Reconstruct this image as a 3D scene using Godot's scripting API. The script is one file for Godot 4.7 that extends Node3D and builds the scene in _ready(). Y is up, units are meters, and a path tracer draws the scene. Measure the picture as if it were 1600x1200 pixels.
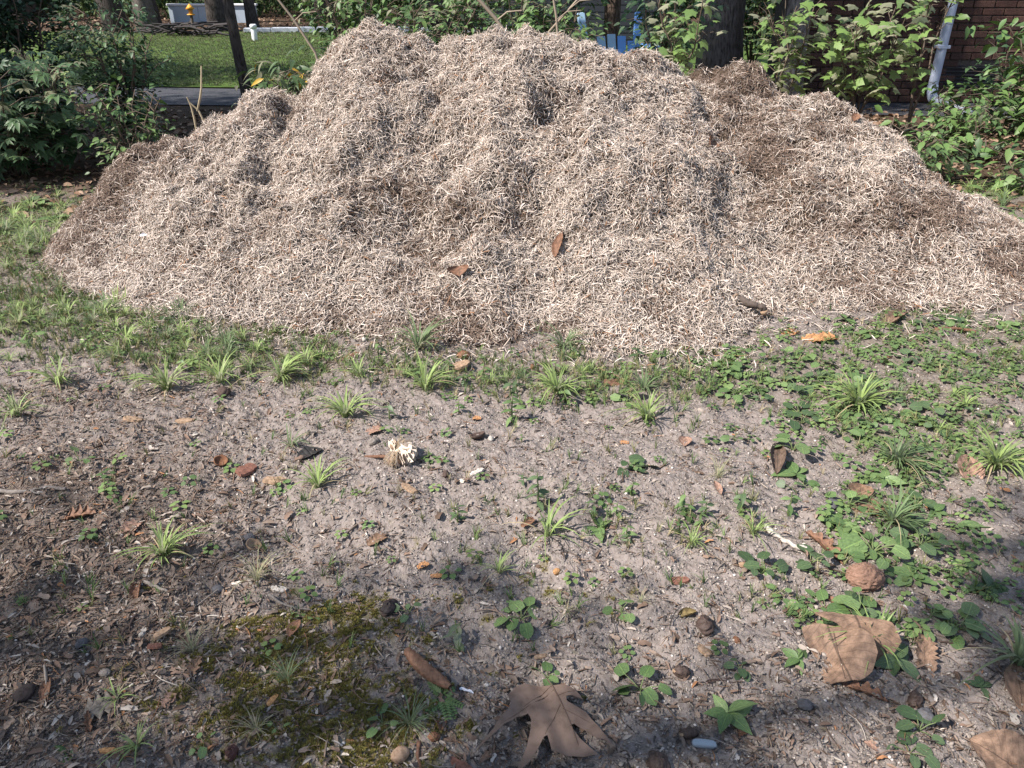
extends Node3D
# A heap of shredded straw-like mulch on a yard, seen from standing height; y up, metres, the camera looks towards -z.

var rng := RandomNumberGenerator.new()
var noise_broad := FastNoiseLite.new()
var noise_lump := FastNoiseLite.new()
var noise_crumb := FastNoiseLite.new()
var noise_cell := FastNoiseLite.new()
var taken := {}
var mats := {}

var TUFTS := [
	[-0.805, -1.396, 0.124, 0, 46, "wide green grass tuft alone in the dark leaf litter"],
	[-0.571, -1.325, 0.128, 2, 44, "straggly grass tuft with grey dry blades behind a pale root"],
	[-0.51, -1.666, 0.125, 0, 30, "small bright grass tuft near the reddish flat chip"],
	[-0.631, -1.867, 0.104, 1, 16, "blue-green arching grass blades beside the black leaf"],
	[-0.506, -2.029, 0.145, 0, 40, "grass tuft behind the pale curled seed pod"],
	[-0.771, -2.293, 0.139, 0, 44, "rounded bright grass tuft on the bare edge below the pile"],
	[-1.12, -2.213, 0.163, 0, 40, "grass tuft beside the small dark clod, in the green band"],
	[-1.479, -2.235, 0.156, 0, 34, "grass tuft with broad base near the photo's left edge"],
	[-0.965, -2.266, 0.143, 0, 36, "grass tuft just behind the dark round clod"],
	[-0.28, -2.204, 0.154, 0, 40, "green grass tuft left of the twig lying under the pile"],
	[-0.331, -2.49, 0.179, 1, 40, "tall blue-green grass tuft against the foot of the pile"],
	[0.185, -2.528, 0.156, 1, 36, "grass tuft touching the brown foot of the pile"],
	[0.145, -2.191, 0.153, 0, 50, "spreading light green grass tuft in the middle below the pile"],
	[0.409, -2.029, 0.145, 0, 36, "upright grass tuft at the middle edge of the bare path"],
	[1.088, -2.12, 0.179, 0, 60, "large spreading grass tuft among the round-leaved ground cover"],
	[1.066, -1.795, 0.144, 1, 60, "dense dark green grass tuft standing in the ground cover"],
	[1.331, -1.776, 0.167, 0, 70, "big fresh green grass tuft behind the pinkish tan leaf"],
	[0.553, -1.715, 0.116, 2, 46, "olive fine-bladed grass tuft on the edge of the bare path"],
	[0.943, -1.531, 0.133, 1, 44, "dark narrow grass tuft above the white broken stick"],
	[0.084, -1.465, 0.137, 0, 16, "thin tuft of few upright blades in the middle weeds"],
	[-0.029, -1.346, 0.078, 0, 20, "tiny grass tuft alone on the grey soil"],
	[-0.185, -0.949, 0.11, 1, 70, "wispy grass tuft growing by the rolled brown leaf"],
	[-0.431, -1.046, 0.1, 1, 60, "wispy grass tuft growing out of yellow moss"],
	[-0.459, -0.933, 0.093, 2, 40, "fine grass tuft with straw-coloured blades in the moss"],
	[-0.642, -1.121, 0.095, 2, 46, "thin grey-green grass tuft above the moss"],
	[-0.658, -0.903, 0.068, 0, 20, "little leaning grass sprig near the lower border"],
	[0.733, -1.138, 0.123, 0, 44, "flattened grass tuft between the two tan leaves"],
	[0.275, -1.246, 0.074, 2, 36, "olive tuft of hair-fine blades on bare soil"],
	[0.116, -1.227, 0.088, 2, 30, "dry straw-coloured grass wisps beside the round-leaved weed"],
	[0.579, -1.475, 0.083, 0, 24, "short grass tuft at the root of the white broken stick"],
	[0.425, -2.204, 0.112, 1, 30, "low grass tuft beside the straw edge under the pile"],
	[-0.735, -0.997, 0.064, 0, 18, "small grass sprig next to the grey lobed leaf"],
	[0.992, -1.081, 0.152, 1, 30, "long dark grass blades in the shade at the border"],
	[0.426, -1.446, 0.082, 0, 22, "low grass tuft among small weeds below the path"],
	[-1.489, -2.01, 0.12, 0, 30, "short grass tuft on the border of the bare soil and litter"],
	[-0.515, -2.303, 0.116, 0, 26, "short grass tuft under the pile's brown gully"],
]

var WEEDS := [
	[0.388, -0.949, 0.056, 1, 6, 0, "broad-leaved rosette weed growing near the blue-grey plastic piece"],
	[0.02, -1.208, 0.054, 0, 7, 0, "round-leaved weed in the centre of the lower ground"],
	[0.231, -1.221, 0.041, 0, 6, 0, "small round-leaved weed behind the tan oval pod"],
	[0.242, -1.019, 0.053, 0, 7, 0, "round-leaved weed beside the right lobe of the oak leaf"],
	[-0.234, -0.949, 0.035, 0, 4, 0, "two-leaved round weed left of the oak leaf"],
	[-0.132, -1.005, 0.048, 2, 9, 0, "pale feathery weed touching the oak leaf's edge"],
	[-0.111, -1.146, 0.06, 3, 6, 2, "grey-green sprig lying across the soil above the oak leaf"],
	[0.068, -1.057, 0.032, 0, 6, 0, "tiny weed at the stalk of the big oak leaf"],
	[0.559, -1.081, 0.038, 1, 5, 0, "little four-leaved weed left of the crumpled tan leaf"],
	[0.323, -1.754, 0.059, 0, 6, 1, "small leaf cluster alone on the bare path"],
	[0.028, -1.874, 0.033, 3, 4, 0, "single upright seedling on the bare path"],
	[0, -2.01, 0.066, 3, 8, 0, "upright leafy weed in the green band, middle of the photo"],
	[0.562, -1.336, 0.049, 0, 6, 1, "round-leaved weed above the dark seed husk"],
	[0.739, -1.218, 0.062, 0, 8, 0, "leafy weed behind the crumpled tan leaf"],
	[0.851, -1.423, 0.078, 0, 9, 0, "broad round-leaved weed right of the white broken stick"],
	[0.974, -1.446, 0.067, 0, 8, 1, "round-leaved weed with dark leaves near the shade"],
	[1.057, -1.305, 0.06, 1, 6, 1, "dark broad-leaved weed at the shaded border"],
	[0.93, -1.181, 0.053, 0, 6, 1, "dark round-leaved weed in the shade"],
	[0.727, -0.929, 0.046, 0, 6, 1, "dim weed in the shade of the lower corner"],
	[0.21, -1.494, 0.062, 1, 6, 0, "pointed-leaved rosette in the middle weeds"],
	[-0.217, -1.218, 0.03, 0, 4, 1, "tiny weed beside the black acorn"],
	[-0.54, -0.903, 0.029, 0, 4, 0, "two-leaved seedling standing in the moss"],
	[-0.769, -0.878, 0.038, 2, 7, 0, "fine-leaved weed at the lower border"],
	[-0.419, -0.935, 0.021, 0, 3, 0, "pale green round seedling on grey moss"],
	[0.065, -1.57, 0.065, 3, 8, 1, "dark upright weed below the path's middle"],
	[0.778, -1.754, 0.077, 1, 5, 0, "weed with one large light leaf beside the brown leaf"],
	[0.805, -1.867, 0.066, 0, 7, 0, "round-leaved weed behind the brown pointed leaf"],
	[0.852, -1.583, 0.055, 0, 7, 0, "weed growing between the brown leaf pieces"],
	[0.674, -1.246, 0.041, 0, 4, 0, "long-leaved weed left of the rough brown ball"],
	[0.689, -0.884, 0.04, 0, 5, 1, "weed beside the tan corner leaf"],
	[-1.047, -1.637, 0.04, 3, 5, 0, "small upright weed in the litter behind the pale branch"],
	[-1.195, -1.786, 0.046, 0, 5, 0, "small weed among the litter near the left edge"],
	[0.709, -2.303, 0.043, 1, 4, 0, "small weed at the right foot of the pile"],
	[1.29, -2.759, 0.06, 1, 5, 0, "upright light green weed before the right flank of the pile"],
	[1.967, -3.026, 0.08, 0, 7, 1, "leafy weed pushing into the right end of the pile"],
]

var OAK_AT := Vector2(0.058, -0.955)
var OAK_OUTLINE := PackedVector2Array([Vector2(-0.0110, -0.0670), Vector2(-0.0340, -0.0640), Vector2(-0.0500, -0.0560), Vector2(-0.0660, -0.0370), Vector2(-0.0600, -0.0210), Vector2(-0.0650, -0.0070), Vector2(-0.0790, 0.0120), Vector2(-0.0920, 0.0340), Vector2(-0.1070, 0.0500), Vector2(-0.1250, 0.0690), Vector2(-0.1030, 0.0550), Vector2(-0.0850, 0.0390), Vector2(-0.0720, 0.0250), Vector2(-0.0500, 0.0100), Vector2(-0.0290, 0.0040), Vector2(-0.0240, 0.0140), Vector2(-0.0250, 0.0340), Vector2(-0.0330, 0.0670), Vector2(-0.0430, 0.0880), Vector2(-0.0540, 0.1100), Vector2(-0.0290, 0.0960), Vector2(-0.0140, 0.0750), Vector2(-0.0030, 0.0530), Vector2(0.0040, 0.0500), Vector2(0.0080, 0.0650), Vector2(0.0100, 0.0760), Vector2(0.0460, 0.0740), Vector2(0.0680, 0.0780), Vector2(0.0910, 0.0810), Vector2(0.0750, 0.0590), Vector2(0.0540, 0.0370), Vector2(0.0450, 0.0270), Vector2(0.0530, 0.0220), Vector2(0.0720, 0.0300), Vector2(0.0930, 0.0470), Vector2(0.1160, 0.0590), Vector2(0.1040, 0.0370), Vector2(0.0910, 0.0120), Vector2(0.0760, -0.0100), Vector2(0.0560, -0.0160), Vector2(0.0420, -0.0230), Vector2(0.0420, -0.0340), Vector2(0.0520, -0.0370), Vector2(0.0740, -0.0360), Vector2(0.0610, -0.0510), Vector2(0.0390, -0.0630), Vector2(0.0150, -0.0620), Vector2(-0.0030, -0.0640)])

var NUTS := [
	[-0.261, -1.227, 0.052, 0.033, 0, "black", "black acorn on the moss edge in the lower middle"],
	[0.329, -1.061, 0.037, 0.03, 0, "dark", "dark round nut right of the round-leaved weed"],
	[0.312, -0.916, 0.034, 0.03, 0, "dark", "dark purple nut left of the broad-leaved rosette"],
	[0.249, -0.857, 0.055, 0.037, 0, "dark", "large ribbed brown nut at the lower border"],
	[0.758, -1.004, 0.043, 0.031, 0, "dark", "dark smooth nut in the shade right of the torn leaf strip"],
	[0.535, -0.972, 0.033, 0.024, 1, "slate", "flat grey stone embedded in the soil"],
	[0.814, -1.592, 0.049, 0.026, 1, "slate", "slate-grey stone on the path beside the flat leaf pieces"],
	[-0.926, -2.181, 0.062, 0.037, 1, "dark", "dark round clod at the edge of the green band"],
	[-0.869, -1.133, 0.031, 0.021, 1, "slate", "slate-blue pebble in the lower left litter"],
	[0.396, -1.169, 0.053, 0.032, 0, "dark", "cracked dark seed husk on the grey soil"],
	[-0.393, -1.863, 0.04, 0.026, 1, "grey", "grey pebble under the pinkish leaf scrap"],
	[-0.177, -1.713, 0.027, 0.021, 1, "dark", "dark pebble right of the curled seed pod"],
	[-0.169, -2.442, 0.054, 0.04, 0, "rust", "brown nut at the foot of the pile"],
	[0.07, -2.366, 0.022, 0.026, 0, "rust", "little brown nut in the middle of the green band"],
	[-0.194, -0.883, 0.04, 0.033, 1, "puff", "soft buff puffball at the lower border"],
	[-0.139, -0.922, 0.025, 0.021, 0, "rust", "small glossy brown nut below the rolled leaf"],
	[-0.48, -0.873, 0.029, 0.033, 0, "plum", "plum-coloured nut at the bottom of the moss"],
	[-0.128, -1.35, 0.041, 0.026, 1, "grey", "grey stone on the soil near the orange scraps"],
	[-0.614, -1.437, 0.045, 0.021, 2, "tan", "empty acorn cap behind the straggly grass tuft"],
	[-0.097, -1.911, 0.056, 0.026, 2, "dark", "dark acorn cap on the path's far edge"],
	[-0.061, -1.899, 0.026, 0.017, 1, "white", "white pebble beside the dark acorn cap"],
	[-0.761, -1.164, 0.018, 0.016, 1, "white", "white stone chip in the litter"],
	[1.444, -1.991, 0.017, 0.013, 1, "white", "tiny white pebble on the soil near the right edge"],
	[0.101, -1.343, 0.023, 0.017, 1, "orange", "small rounded orange nut near the middle weeds"],
	[-0.58, -2.579, 0.033, 0.028, 1, "grey", "round grey pebble at the foot of the pile"],
	[-0.538, -2.566, 0.028, 0.023, 1, "white", "round pale pebble at the foot of the pile"],
	[0.528, -1.371, 0.021, 0.018, 1, "tan", "small tan pebble by the weeds"],
	[0.752, -0.958, 0.051, 0.03, 1, "slate", "low grey stone in the shaded lower corner"],
	[-0.807, -1.79, 0.046, 0.021, 2, "rust", "open brown acorn cap on the bare soil"],
	[-0.65, -1.296, 0.034, 0.02, 1, "slate", "slate pebble left of the straggly grass tuft"],
	[-0.63, -1.466, 0.034, 0.018, 1, "slate", "dark blue-grey pebble above the straggly grass tuft"],
	[-0.787, -1.058, 0.027, 0.017, 1, "grey", "pale grey pebble above the grey lobed leaf"],
	[0.455, -1.14, 0.021, 0.016, 0, "rust", "tiny rust husk on the soil"],
	[-0.911, -1.004, 0.053, 0.022, 1, "black", "dark bark-like lump at the lower left border"],
	[0.313, -0.866, 0.022, 0.015, 1, "grey", "grey pebble at the lower border right of the oak leaf"],
]

var TWIGS := [
	[0.0060, "grey", PackedVector2Array([Vector2(-1.329, -1.637), Vector2(-1.258, -1.629), Vector2(-1.212, -1.651), Vector2(-1.159, -1.646)]), "pale grey forked branch at the left edge"],
	[0.0067, "bleached", PackedVector2Array([Vector2(0.624, -1.499), Vector2(0.636, -1.475), Vector2(0.658, -1.446), Vector2(0.679, -1.428)]), "white broken stick with splintered ends"],
	[0.0155, "barked", PackedVector2Array([Vector2(0.872, -2.822), Vector2(0.916, -2.796), Vector2(0.978, -2.778)]), "short cut stick with pale ends at the pile's foot"],
	[0.0059, "grey", PackedVector2Array([Vector2(1.321, -2.651), Vector2(1.406, -2.680), Vector2(1.493, -2.686)]), "grey bark strip lying before the pile's right flank"],
	[0.0087, "rustwood", PackedVector2Array([Vector2(1.594, -2.668), Vector2(1.699, -2.686), Vector2(1.744, -2.657)]), "red-brown bark strip near the right edge of the photo"],
	[0.0041, "rustwood", PackedVector2Array([Vector2(-0.164, -0.909), Vector2(-0.164, -0.884), Vector2(-0.155, -0.859)]), "short reddish stick at the lower border"],
	[0.0029, "dark", PackedVector2Array([Vector2(-0.789, -1.208), Vector2(-0.796, -1.164), Vector2(-0.797, -1.081)]), "dark thin twig in the lower left litter"],
	[0.0063, "dark", PackedVector2Array([Vector2(-0.240, -2.350), Vector2(-0.177, -2.384), Vector2(-0.144, -2.399)]), "dark twig lying in the green band"],
	[0.0031, "grey", PackedVector2Array([Vector2(0.725, -1.089), Vector2(0.760, -1.068), Vector2(0.802, -1.052), Vector2(0.853, -1.031)]), "thin grey twig right of the crumpled leaf"],
	[0.0019, "tan", PackedVector2Array([Vector2(-0.222, -1.146), Vector2(-0.212, -1.173), Vector2(-0.200, -1.167)]), "short tan splinter near the grey-green sprig"],
	[0.0041, "grey", PackedVector2Array([Vector2(-0.818, -1.311), Vector2(-0.783, -1.295), Vector2(-0.747, -1.275)]), "grey root piece on the litter"],
	[0.0041, "grey", PackedVector2Array([Vector2(-0.591, -1.325), Vector2(-0.569, -1.299), Vector2(-0.563, -1.315), Vector2(-0.560, -1.340)]), "pale knobbly root in the straggly grass tuft"],
	[0.0030, "grey", PackedVector2Array([Vector2(-0.531, -1.275), Vector2(-0.488, -1.246), Vector2(-0.407, -1.221)]), "thin brown-grey twig below the straggly grass tuft"],
	[0.0017, "bleached", PackedVector2Array([Vector2(-0.708, -1.208), Vector2(-0.663, -1.214), Vector2(-0.595, -1.212)]), "bleached grass stalk lying on the soil"],
	[0.0014, "dark", PackedVector2Array([Vector2(0.416, -1.037), Vector2(0.366, -1.034), Vector2(0.438, -1.027)]), "hair-thin dark twig on the grey soil"],
	[0.0031, "dark", PackedVector2Array([Vector2(-0.666, -2.303), Vector2(-0.648, -2.424), Vector2(-0.599, -2.459)]), "dark curved twig by the rounded grass tuft"],
	[0.0023, "tan", PackedVector2Array([Vector2(-0.165, -1.097), Vector2(-0.141, -1.113), Vector2(-0.129, -1.126)]), "angled husk splinter behind the rolled leaf"],
	[0.0029, "tan", PackedVector2Array([Vector2(0.286, -2.374), Vector2(0.346, -2.326), Vector2(0.391, -2.257)]), "thin dry stem in the green band, middle of the photo"],
	[0.0019, "dark", PackedVector2Array([Vector2(0.873, -1.146), Vector2(0.942, -1.130), Vector2(1.013, -1.097)]), "dark stalk in the shade at the right border"],
	[0.0029, "bleached", PackedVector2Array([Vector2(-0.935, -2.087), Vector2(-0.902, -2.029), Vector2(-0.887, -1.973)]), "short pale forked twig on the bare soil"],
]

var CHIPS := [
	[-0.72, -1.739, 1.107, 0.059, 0.042, "redwood", "reddish flat bark chip on the bare soil"],
	[-0.633, -1.703, -0, 0.06, 0.031, "tan", "pale flat chip right of the reddish bark chip"],
	[0.374, -1.319, -0, 0.042, 0.021, "redwood", "red-brown chip lying on the grey soil"],
	[-0.717, -1.124, -0, 0.028, 0.017, "redwood", "pinkish red chip in the lower left soil"],
	[-0.714, -1.155, 0.927, 0.035, 0.019, "tan", "tan splinter beside the white stone chip"],
	[-0.517, -1.301, 2.897, 0.037, 0.018, "bleached", "off-white chip below the straggly grass tuft"],
	[-0.448, -0.999, 1.107, 0.027, 0.012, "orange", "orange splinter in the moss"],
	[0.057, -1.105, 0.291, 0.026, 0.011, "tan", "tan splinter above the oak leaf"],
	[-0.09, -0.871, 2.583, 0.052, 0.02, "redwood", "red-brown bark slab at the lower border"],
	[0.383, -1.11, 2.214, 0.03, 0.02, "tan", "tan chip right of the dark round nut"],
	[-0.568, -2.449, 0.785, 0.064, 0.03, "rustwood", "brown chip under the pile's brown gully"],
	[-0.175, -2.364, 0.559, 0.061, 0.039, "tan", "buff chip beside the dark twig in the green band"],
	[0.343, -2.257, -0, 0.08, 0.044, "rustwood", "dark chip in the green band, middle of the photo"],
	[-0.266, -1.637, 2.316, 0.057, 0.021, "tan", "split tan stick piece on the soil"],
	[-0.703, -0.89, -0, 0.034, 0.011, "orange", "orange-tan splinter near the lower left border"],
	[-0.986, -2.01, -0, 0.056, 0.026, "tan", "tan splinter on the bare soil left of the pale forked twig"],
	[-1.133, -1.991, -0, 0.052, 0.029, "tan", "tan splinter in the litter edge"],
	[-0.095, -1.73, 0.695, 0.043, 0.018, "bleached", "small off-white splinter on the path"],
]

var LEAVES := [
	[0.823, -1.11, 1.204, 0.108, 0.063, 2, "tan", 0.5, 0.1, 0, "pointed tan leaf piece right of the crumpled leaf"],
	[0.841, -0.878, 2.356, 0.097, 0.111, 0, "tan", 0.4, 0.2, 0, "large tan leaf cut by the lower right corner"],
	[0.963, -1.027, 1.176, 0.114, 0.07, 0, "brown", 0.4, 0.1, 0, "brown leaf at the shaded right border"],
	[-0.767, -0.973, 0.519, 0.062, 0.075, 1, "grey", 0.15, 0.2, 0, "grey lobed leaf lying flat in the lower left litter"],
	[-0.617, -1.062, 1.48, 0.055, 0.034, 1, "brown", 0.5, 0.1, 0, "small brown lobed leaf above the moss"],
	[-0.45, -1.176, 1.326, 0.049, 0.027, 0, "rust", 0.4, 0.1, 0, "narrow brown leaf at the top of the moss"],
	[-0.507, -1.19, 1.107, 0.048, 0.026, 0, "tan", 0.3, 0.1, 0, "narrow tan leaf at the top of the moss"],
	[0.743, -1.814, 1.272, 0.134, 0.063, 0, "dark", 0.8, 0.3, 0, "brown leaf folded to a peak among weeds"],
	[1.244, -1.754, 1.19, 0.137, 0.074, 0, "pink", 0.3, 0.2, 0, "pinkish tan leaf in front of the fresh grass tuft"],
	[0.917, -1.666, 1.107, 0.074, 0.073, 0, "brown", 0.5, 0.1, 0, "brown leaf piece standing behind the two flat leaf pieces"],
	[0.895, -1.583, 0.142, 0.106, 0.094, 1, "brown", 0.3, 0.1, 0, "flat brown leaf piece in the ground cover"],
	[0.74, -1.43, 2.07, 0.11, 0.062, 1, "rust", 0.7, 0.2, 0, "long curled brown leaf right of the white broken stick"],
	[1.133, -2.594, -0, 0.119, 0.104, 2, "orange", 0.4, 0.1, 0, "orange-tan leaf scrap below the pile's right flank"],
	[1.05, -2.668, 0.616, 0.081, 0.057, 2, "orange", 0.4, 0.1, 0, "small orange leaf scrap next to the larger orange scrap"],
	[-0.564, -1.814, 0.686, 0.078, 0.055, 0, "black", 0.4, 0.1, 0, "black wilted leaf near the bright grass tuft"],
	[-0.399, -1.926, 0.656, 0.053, 0.064, 2, "pink", 0.2, 0.1, 0, "pinkish leaf scrap on the soil above the curled seed pod"],
	[0.19, -3, 1.172, 0.141, 0.05, 0, "rust", 0.5, 0.1, 1, "rust-brown leaf lying on the face of the pile"],
	[-0.205, -2.86, 1.571, 0.047, 0.107, 0, "rust", 0.6, 0.1, 1, "upright brown leaf low on the pile above the brown gully"],
	[0.93, -3.72, 1.299, 0.128, 0.078, 0, "rust", 0.5, 0.1, 1, "brown leaf high on the pile's right shoulder"],
	[1.67, -3.93, 1.03, 0.057, 0.05, 0, "rust", 0.5, 0.1, 1, "small orange-brown leaf near the pile's right crest"],
	[-1.081, -1.539, 0.266, 0.071, 0.07, 1, "rust", 0.6, 0.2, 0, "curled rust-brown leaf in the litter near the left edge"],
	[-0.924, -1.489, 1.272, 0.058, 0.063, 2, "pink", 0.4, 0.2, 0, "faded pinkish leaf scrap in the litter"],
	[-0.821, -1.285, 1.874, 0.05, 0.05, 2, "rust", 0.8, 0.2, 0, "folded red-brown leaf left of the grey root piece"],
	[-0.637, -0.993, 1.352, 0.03, 0.034, 2, "pink", 0.3, 0.1, 0, "small faded leaf scrap beside the moss"],
	[-0.762, -0.942, 2.07, 0.056, 0.023, 1, "rust", 0.8, 0.2, 0, "rust leaf standing against the grey lobed leaf"],
	[0.367, -1.205, 0.322, 0.047, 0.032, 0, "olive", 0.9, 0.1, 0, "tan oval pod-like leaf on the soil"],
	[1.476, -2.759, 0.729, 0.169, 0.093, 2, "tan", 0.6, 0.2, 0, "tan leaf scrap at the foot of the pile's right flank"],
	[0.669, -1.012, 2.678, 0.078, 0.044, 1, "rust", 0.6, 0.2, 0, "torn brown leaf strip under the crumpled tan leaf"],
	[-0.32, -1.446, 0.567, 0.049, 0.048, 2, "brown", 0.5, 0.1, 0, "brown leaf scrap on the middle soil"],
	[0.535, -1.651, 1.67, 0.055, 0.022, 0, "pink", 0.5, 0.1, 0, "narrow pinkish leaf on the edge of the bare path"],
	[-0.106, -2.01, -0, 0.026, 0.033, 2, "orange", 0.3, 0.1, 0, "bright orange leaf scrap on the path's far edge"],
	[0.323, -1.891, -0, 0.03, 0.025, 2, "orange", 0.3, 0.1, 0, "narrow orange leaf scrap on the bare path"],
	[0.501, -1.901, 1.292, 0.05, 0.045, 0, "pink", 0.5, 0.1, 0, "upright pinkish leaf scrap at the right of the path"],
	[-0.202, -1.363, 0.499, 0.028, 0.031, 2, "orange", 0.4, 0.1, 0, "orange scrap on the soil, farther of an orange pair"],
	[-0.17, -1.332, -0, 0.027, 0.024, 2, "orange", 0.4, 0.1, 0, "orange scrap on the soil, nearer of an orange pair"],
	[0.039, -1.506, 0.738, 0.041, 0.033, 2, "rust", 0.5, 0.1, 0, "rust leaf scrap in the middle weeds"],
	[0.691, -1.255, 1.951, 0.035, 0.023, 0, "rust", 0.8, 0.1, 0, "rolled reddish husk left of the rough brown ball"],
	[0.607, -1.208, 0.266, 0.034, 0.027, 0, "rust", 0.8, 0.1, 0, "open brown husk on the soil behind the crumpled leaf"],
	[0.644, -1.181, 2.723, 0.049, 0.033, 1, "tan", 0.6, 0.2, 0, "tan curled leaf edge behind the crumpled leaf"],
	[-1.008, -1.19, 2.59, 0.065, 0.027, 0, "tan", 0.5, 0.1, 0, "tan leaf in the dark litter at the left edge"],
	[-0.878, -1.019, 1.893, 0.063, 0.025, 0, "rust", 0.6, 0.2, 0, "red-brown leaf beside the dark bark piece"],
	[-0.127, -0.949, 1.571, 0.023, 0.031, 0, "rust", 0.9, 0.1, 0, "brown nut husk left of the oak leaf"],
	[-0.039, -0.89, 0.559, 0.04, 0.018, 0, "tan", 0.6, 0.1, 0, "small tan leaf under the oak leaf's left lobe"],
	[0.628, -0.896, 2.447, 0.027, 0.02, 0, "pink", 0.5, 0.1, 0, "pale leaf scrap on the grey soil near the lower border"],
	[0.397, -0.916, 0.1, 0.038, 0.015, 2, "rust", 0.3, 0.1, 0, "rust leaf scrap below the broad-leaved rosette"],
]


class Shape:
	var v := PackedVector3Array()
	var t := PackedInt32Array()
	var uv := PackedVector2Array()
	var c := PackedColorArray()
	func vert(p: Vector3, q := Vector2.ZERO) -> int:
		v.append(p)
		uv.append(q)
		return v.size() - 1
	func tri(a: int, b: int, d: int) -> void:
		t.append(a)
		t.append(d)
		t.append(b)
	func quad(a: int, b: int, d: int, e: int) -> void:
		tri(a, b, d)
		tri(a, d, e)
	func mesh(flat := false) -> ArrayMesh:
		var arr := []
		arr.resize(Mesh.ARRAY_MAX)
		if flat:
			var fv := PackedVector3Array()
			var fn := PackedVector3Array()
			var fu := PackedVector2Array()
			var fi := PackedInt32Array()
			for k in range(0, t.size(), 3):
				var n0 := (v[t[k + 2]] - v[t[k]]).cross(v[t[k + 1]] - v[t[k]]).normalized()
				for m in 3:
					fi.append(fv.size())
					fv.append(v[t[k + m]])
					fu.append(uv[t[k + m]])
					fn.append(n0)
			arr[Mesh.ARRAY_VERTEX] = fv
			arr[Mesh.ARRAY_NORMAL] = fn
			arr[Mesh.ARRAY_TEX_UV] = fu
			arr[Mesh.ARRAY_INDEX] = fi
		else:
			var n := PackedVector3Array()
			n.resize(v.size())
			for k in range(0, t.size(), 3):
				var f := (v[t[k + 2]] - v[t[k]]).cross(v[t[k + 1]] - v[t[k]])
				n[t[k]] += f
				n[t[k + 1]] += f
				n[t[k + 2]] += f
			for k in n.size():
				n[k] = n[k].normalized() if n[k].length_squared() > 1e-20 else Vector3.UP
			arr[Mesh.ARRAY_VERTEX] = v
			arr[Mesh.ARRAY_NORMAL] = n
			arr[Mesh.ARRAY_TEX_UV] = uv
			arr[Mesh.ARRAY_INDEX] = t
			if c.size() == v.size():
				arr[Mesh.ARRAY_COLOR] = c
		var m := ArrayMesh.new()
		m.add_surface_from_arrays(Mesh.PRIMITIVE_TRIANGLES, arr)
		return m

# ---------- naming ----------
func numbered(called: String) -> String:
	var k: int = taken.get(called, 0)
	taken[called] = k + 1
	return called if k == 0 else "%s_%03d" % [called, k]

func thing(called: String, label: String, category: String, at := Vector3.ZERO, turn := 0.0, group := "") -> Node3D:
	var o := Node3D.new()
	o.name = numbered(called)
	o.position = at
	o.rotation.y = turn
	o.set_meta("label", label)
	o.set_meta("category", category)
	if group:
		o.set_meta("group", group)
	add_child(o, true)
	return o

func part(called: String, m: Mesh, mat: Material, parent: Node3D, at := Vector3.ZERO) -> MeshInstance3D:
	var o := MeshInstance3D.new()
	o.name = called
	o.mesh = m
	o.material_override = null
	o.set_surface_override_material(0, mat)
	o.position = at
	parent.add_child(o, true)
	return o

func structure(called: String, m: Mesh, mat: Material, label: String) -> MeshInstance3D:
	var o := MeshInstance3D.new()
	o.name = called
	o.mesh = m
	o.set_surface_override_material(0, mat)
	o.set_meta("kind", "structure")
	o.set_meta("label", label)
	add_child(o, true)
	return o

func swarm(called: String, m: Mesh, mat: Material, at: Array, tint: Array, parent: Node3D, label := "") -> MultiMeshInstance3D:
	var mm := MultiMesh.new()
	mm.transform_format = MultiMesh.TRANSFORM_3D
	mm.use_colors = true
	mm.mesh = m
	mm.instance_count = at.size()
	for k in at.size():
		mm.set_instance_transform(k, at[k])
		mm.set_instance_color(k, tint[k])
	var o := MultiMeshInstance3D.new()
	o.name = called
	o.multimesh = mm
	o.material_override = mat
	o.set_meta("kind", "stuff")
	if label:
		o.set_meta("label", label)
	parent.add_child(o, true)
	return o

# ---------- materials ----------
func lin(r: float, g: float, b: float) -> Color:
	return Color(r, g, b).linear_to_srgb()

func noise_tex(freq: float, ramp: Array, size := 512, type := FastNoiseLite.TYPE_SIMPLEX_SMOOTH, octaves := 5, sd := 1) -> NoiseTexture2D:
	var n := FastNoiseLite.new()
	n.noise_type = type
	n.seed = sd
	n.frequency = freq
	n.fractal_octaves = octaves
	n.fractal_gain = 0.6
	if type == FastNoiseLite.TYPE_CELLULAR:
		n.cellular_return_type = FastNoiseLite.RETURN_DISTANCE
	var x := NoiseTexture2D.new()
	x.width = size
	x.height = size
	x.seamless = true
	x.noise = n
	var g := Gradient.new()
	g.offsets = PackedFloat32Array(ramp.map(func(e): return e[0]))
	g.colors = PackedColorArray(ramp.map(func(e): return e[1]))
	x.color_ramp = g
	return x

func plain(key: String, color: Color, rough := 0.85, spec := 0.3) -> StandardMaterial3D:
	if mats.has(key):
		return mats[key]
	var m := StandardMaterial3D.new()
	m.albedo_color = color
	m.roughness = rough
	m.metallic_specular = spec
	mats[key] = m
	return m

func mottled(key: String, color: Color, rough: float, tex: Texture2D, tile: float, bump: Texture2D = null, bump_cm := 0.0) -> StandardMaterial3D:
	if mats.has(key):
		return mats[key]
	var m := plain(key, color, rough)
	m.albedo_texture = tex
	m.uv1_triplanar = true
	m.uv1_scale = Vector3.ONE * tile
	if bump:
		m.heightmap_enabled = true
		m.heightmap_texture = bump
		m.heightmap_scale = bump_cm
	return m

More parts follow.
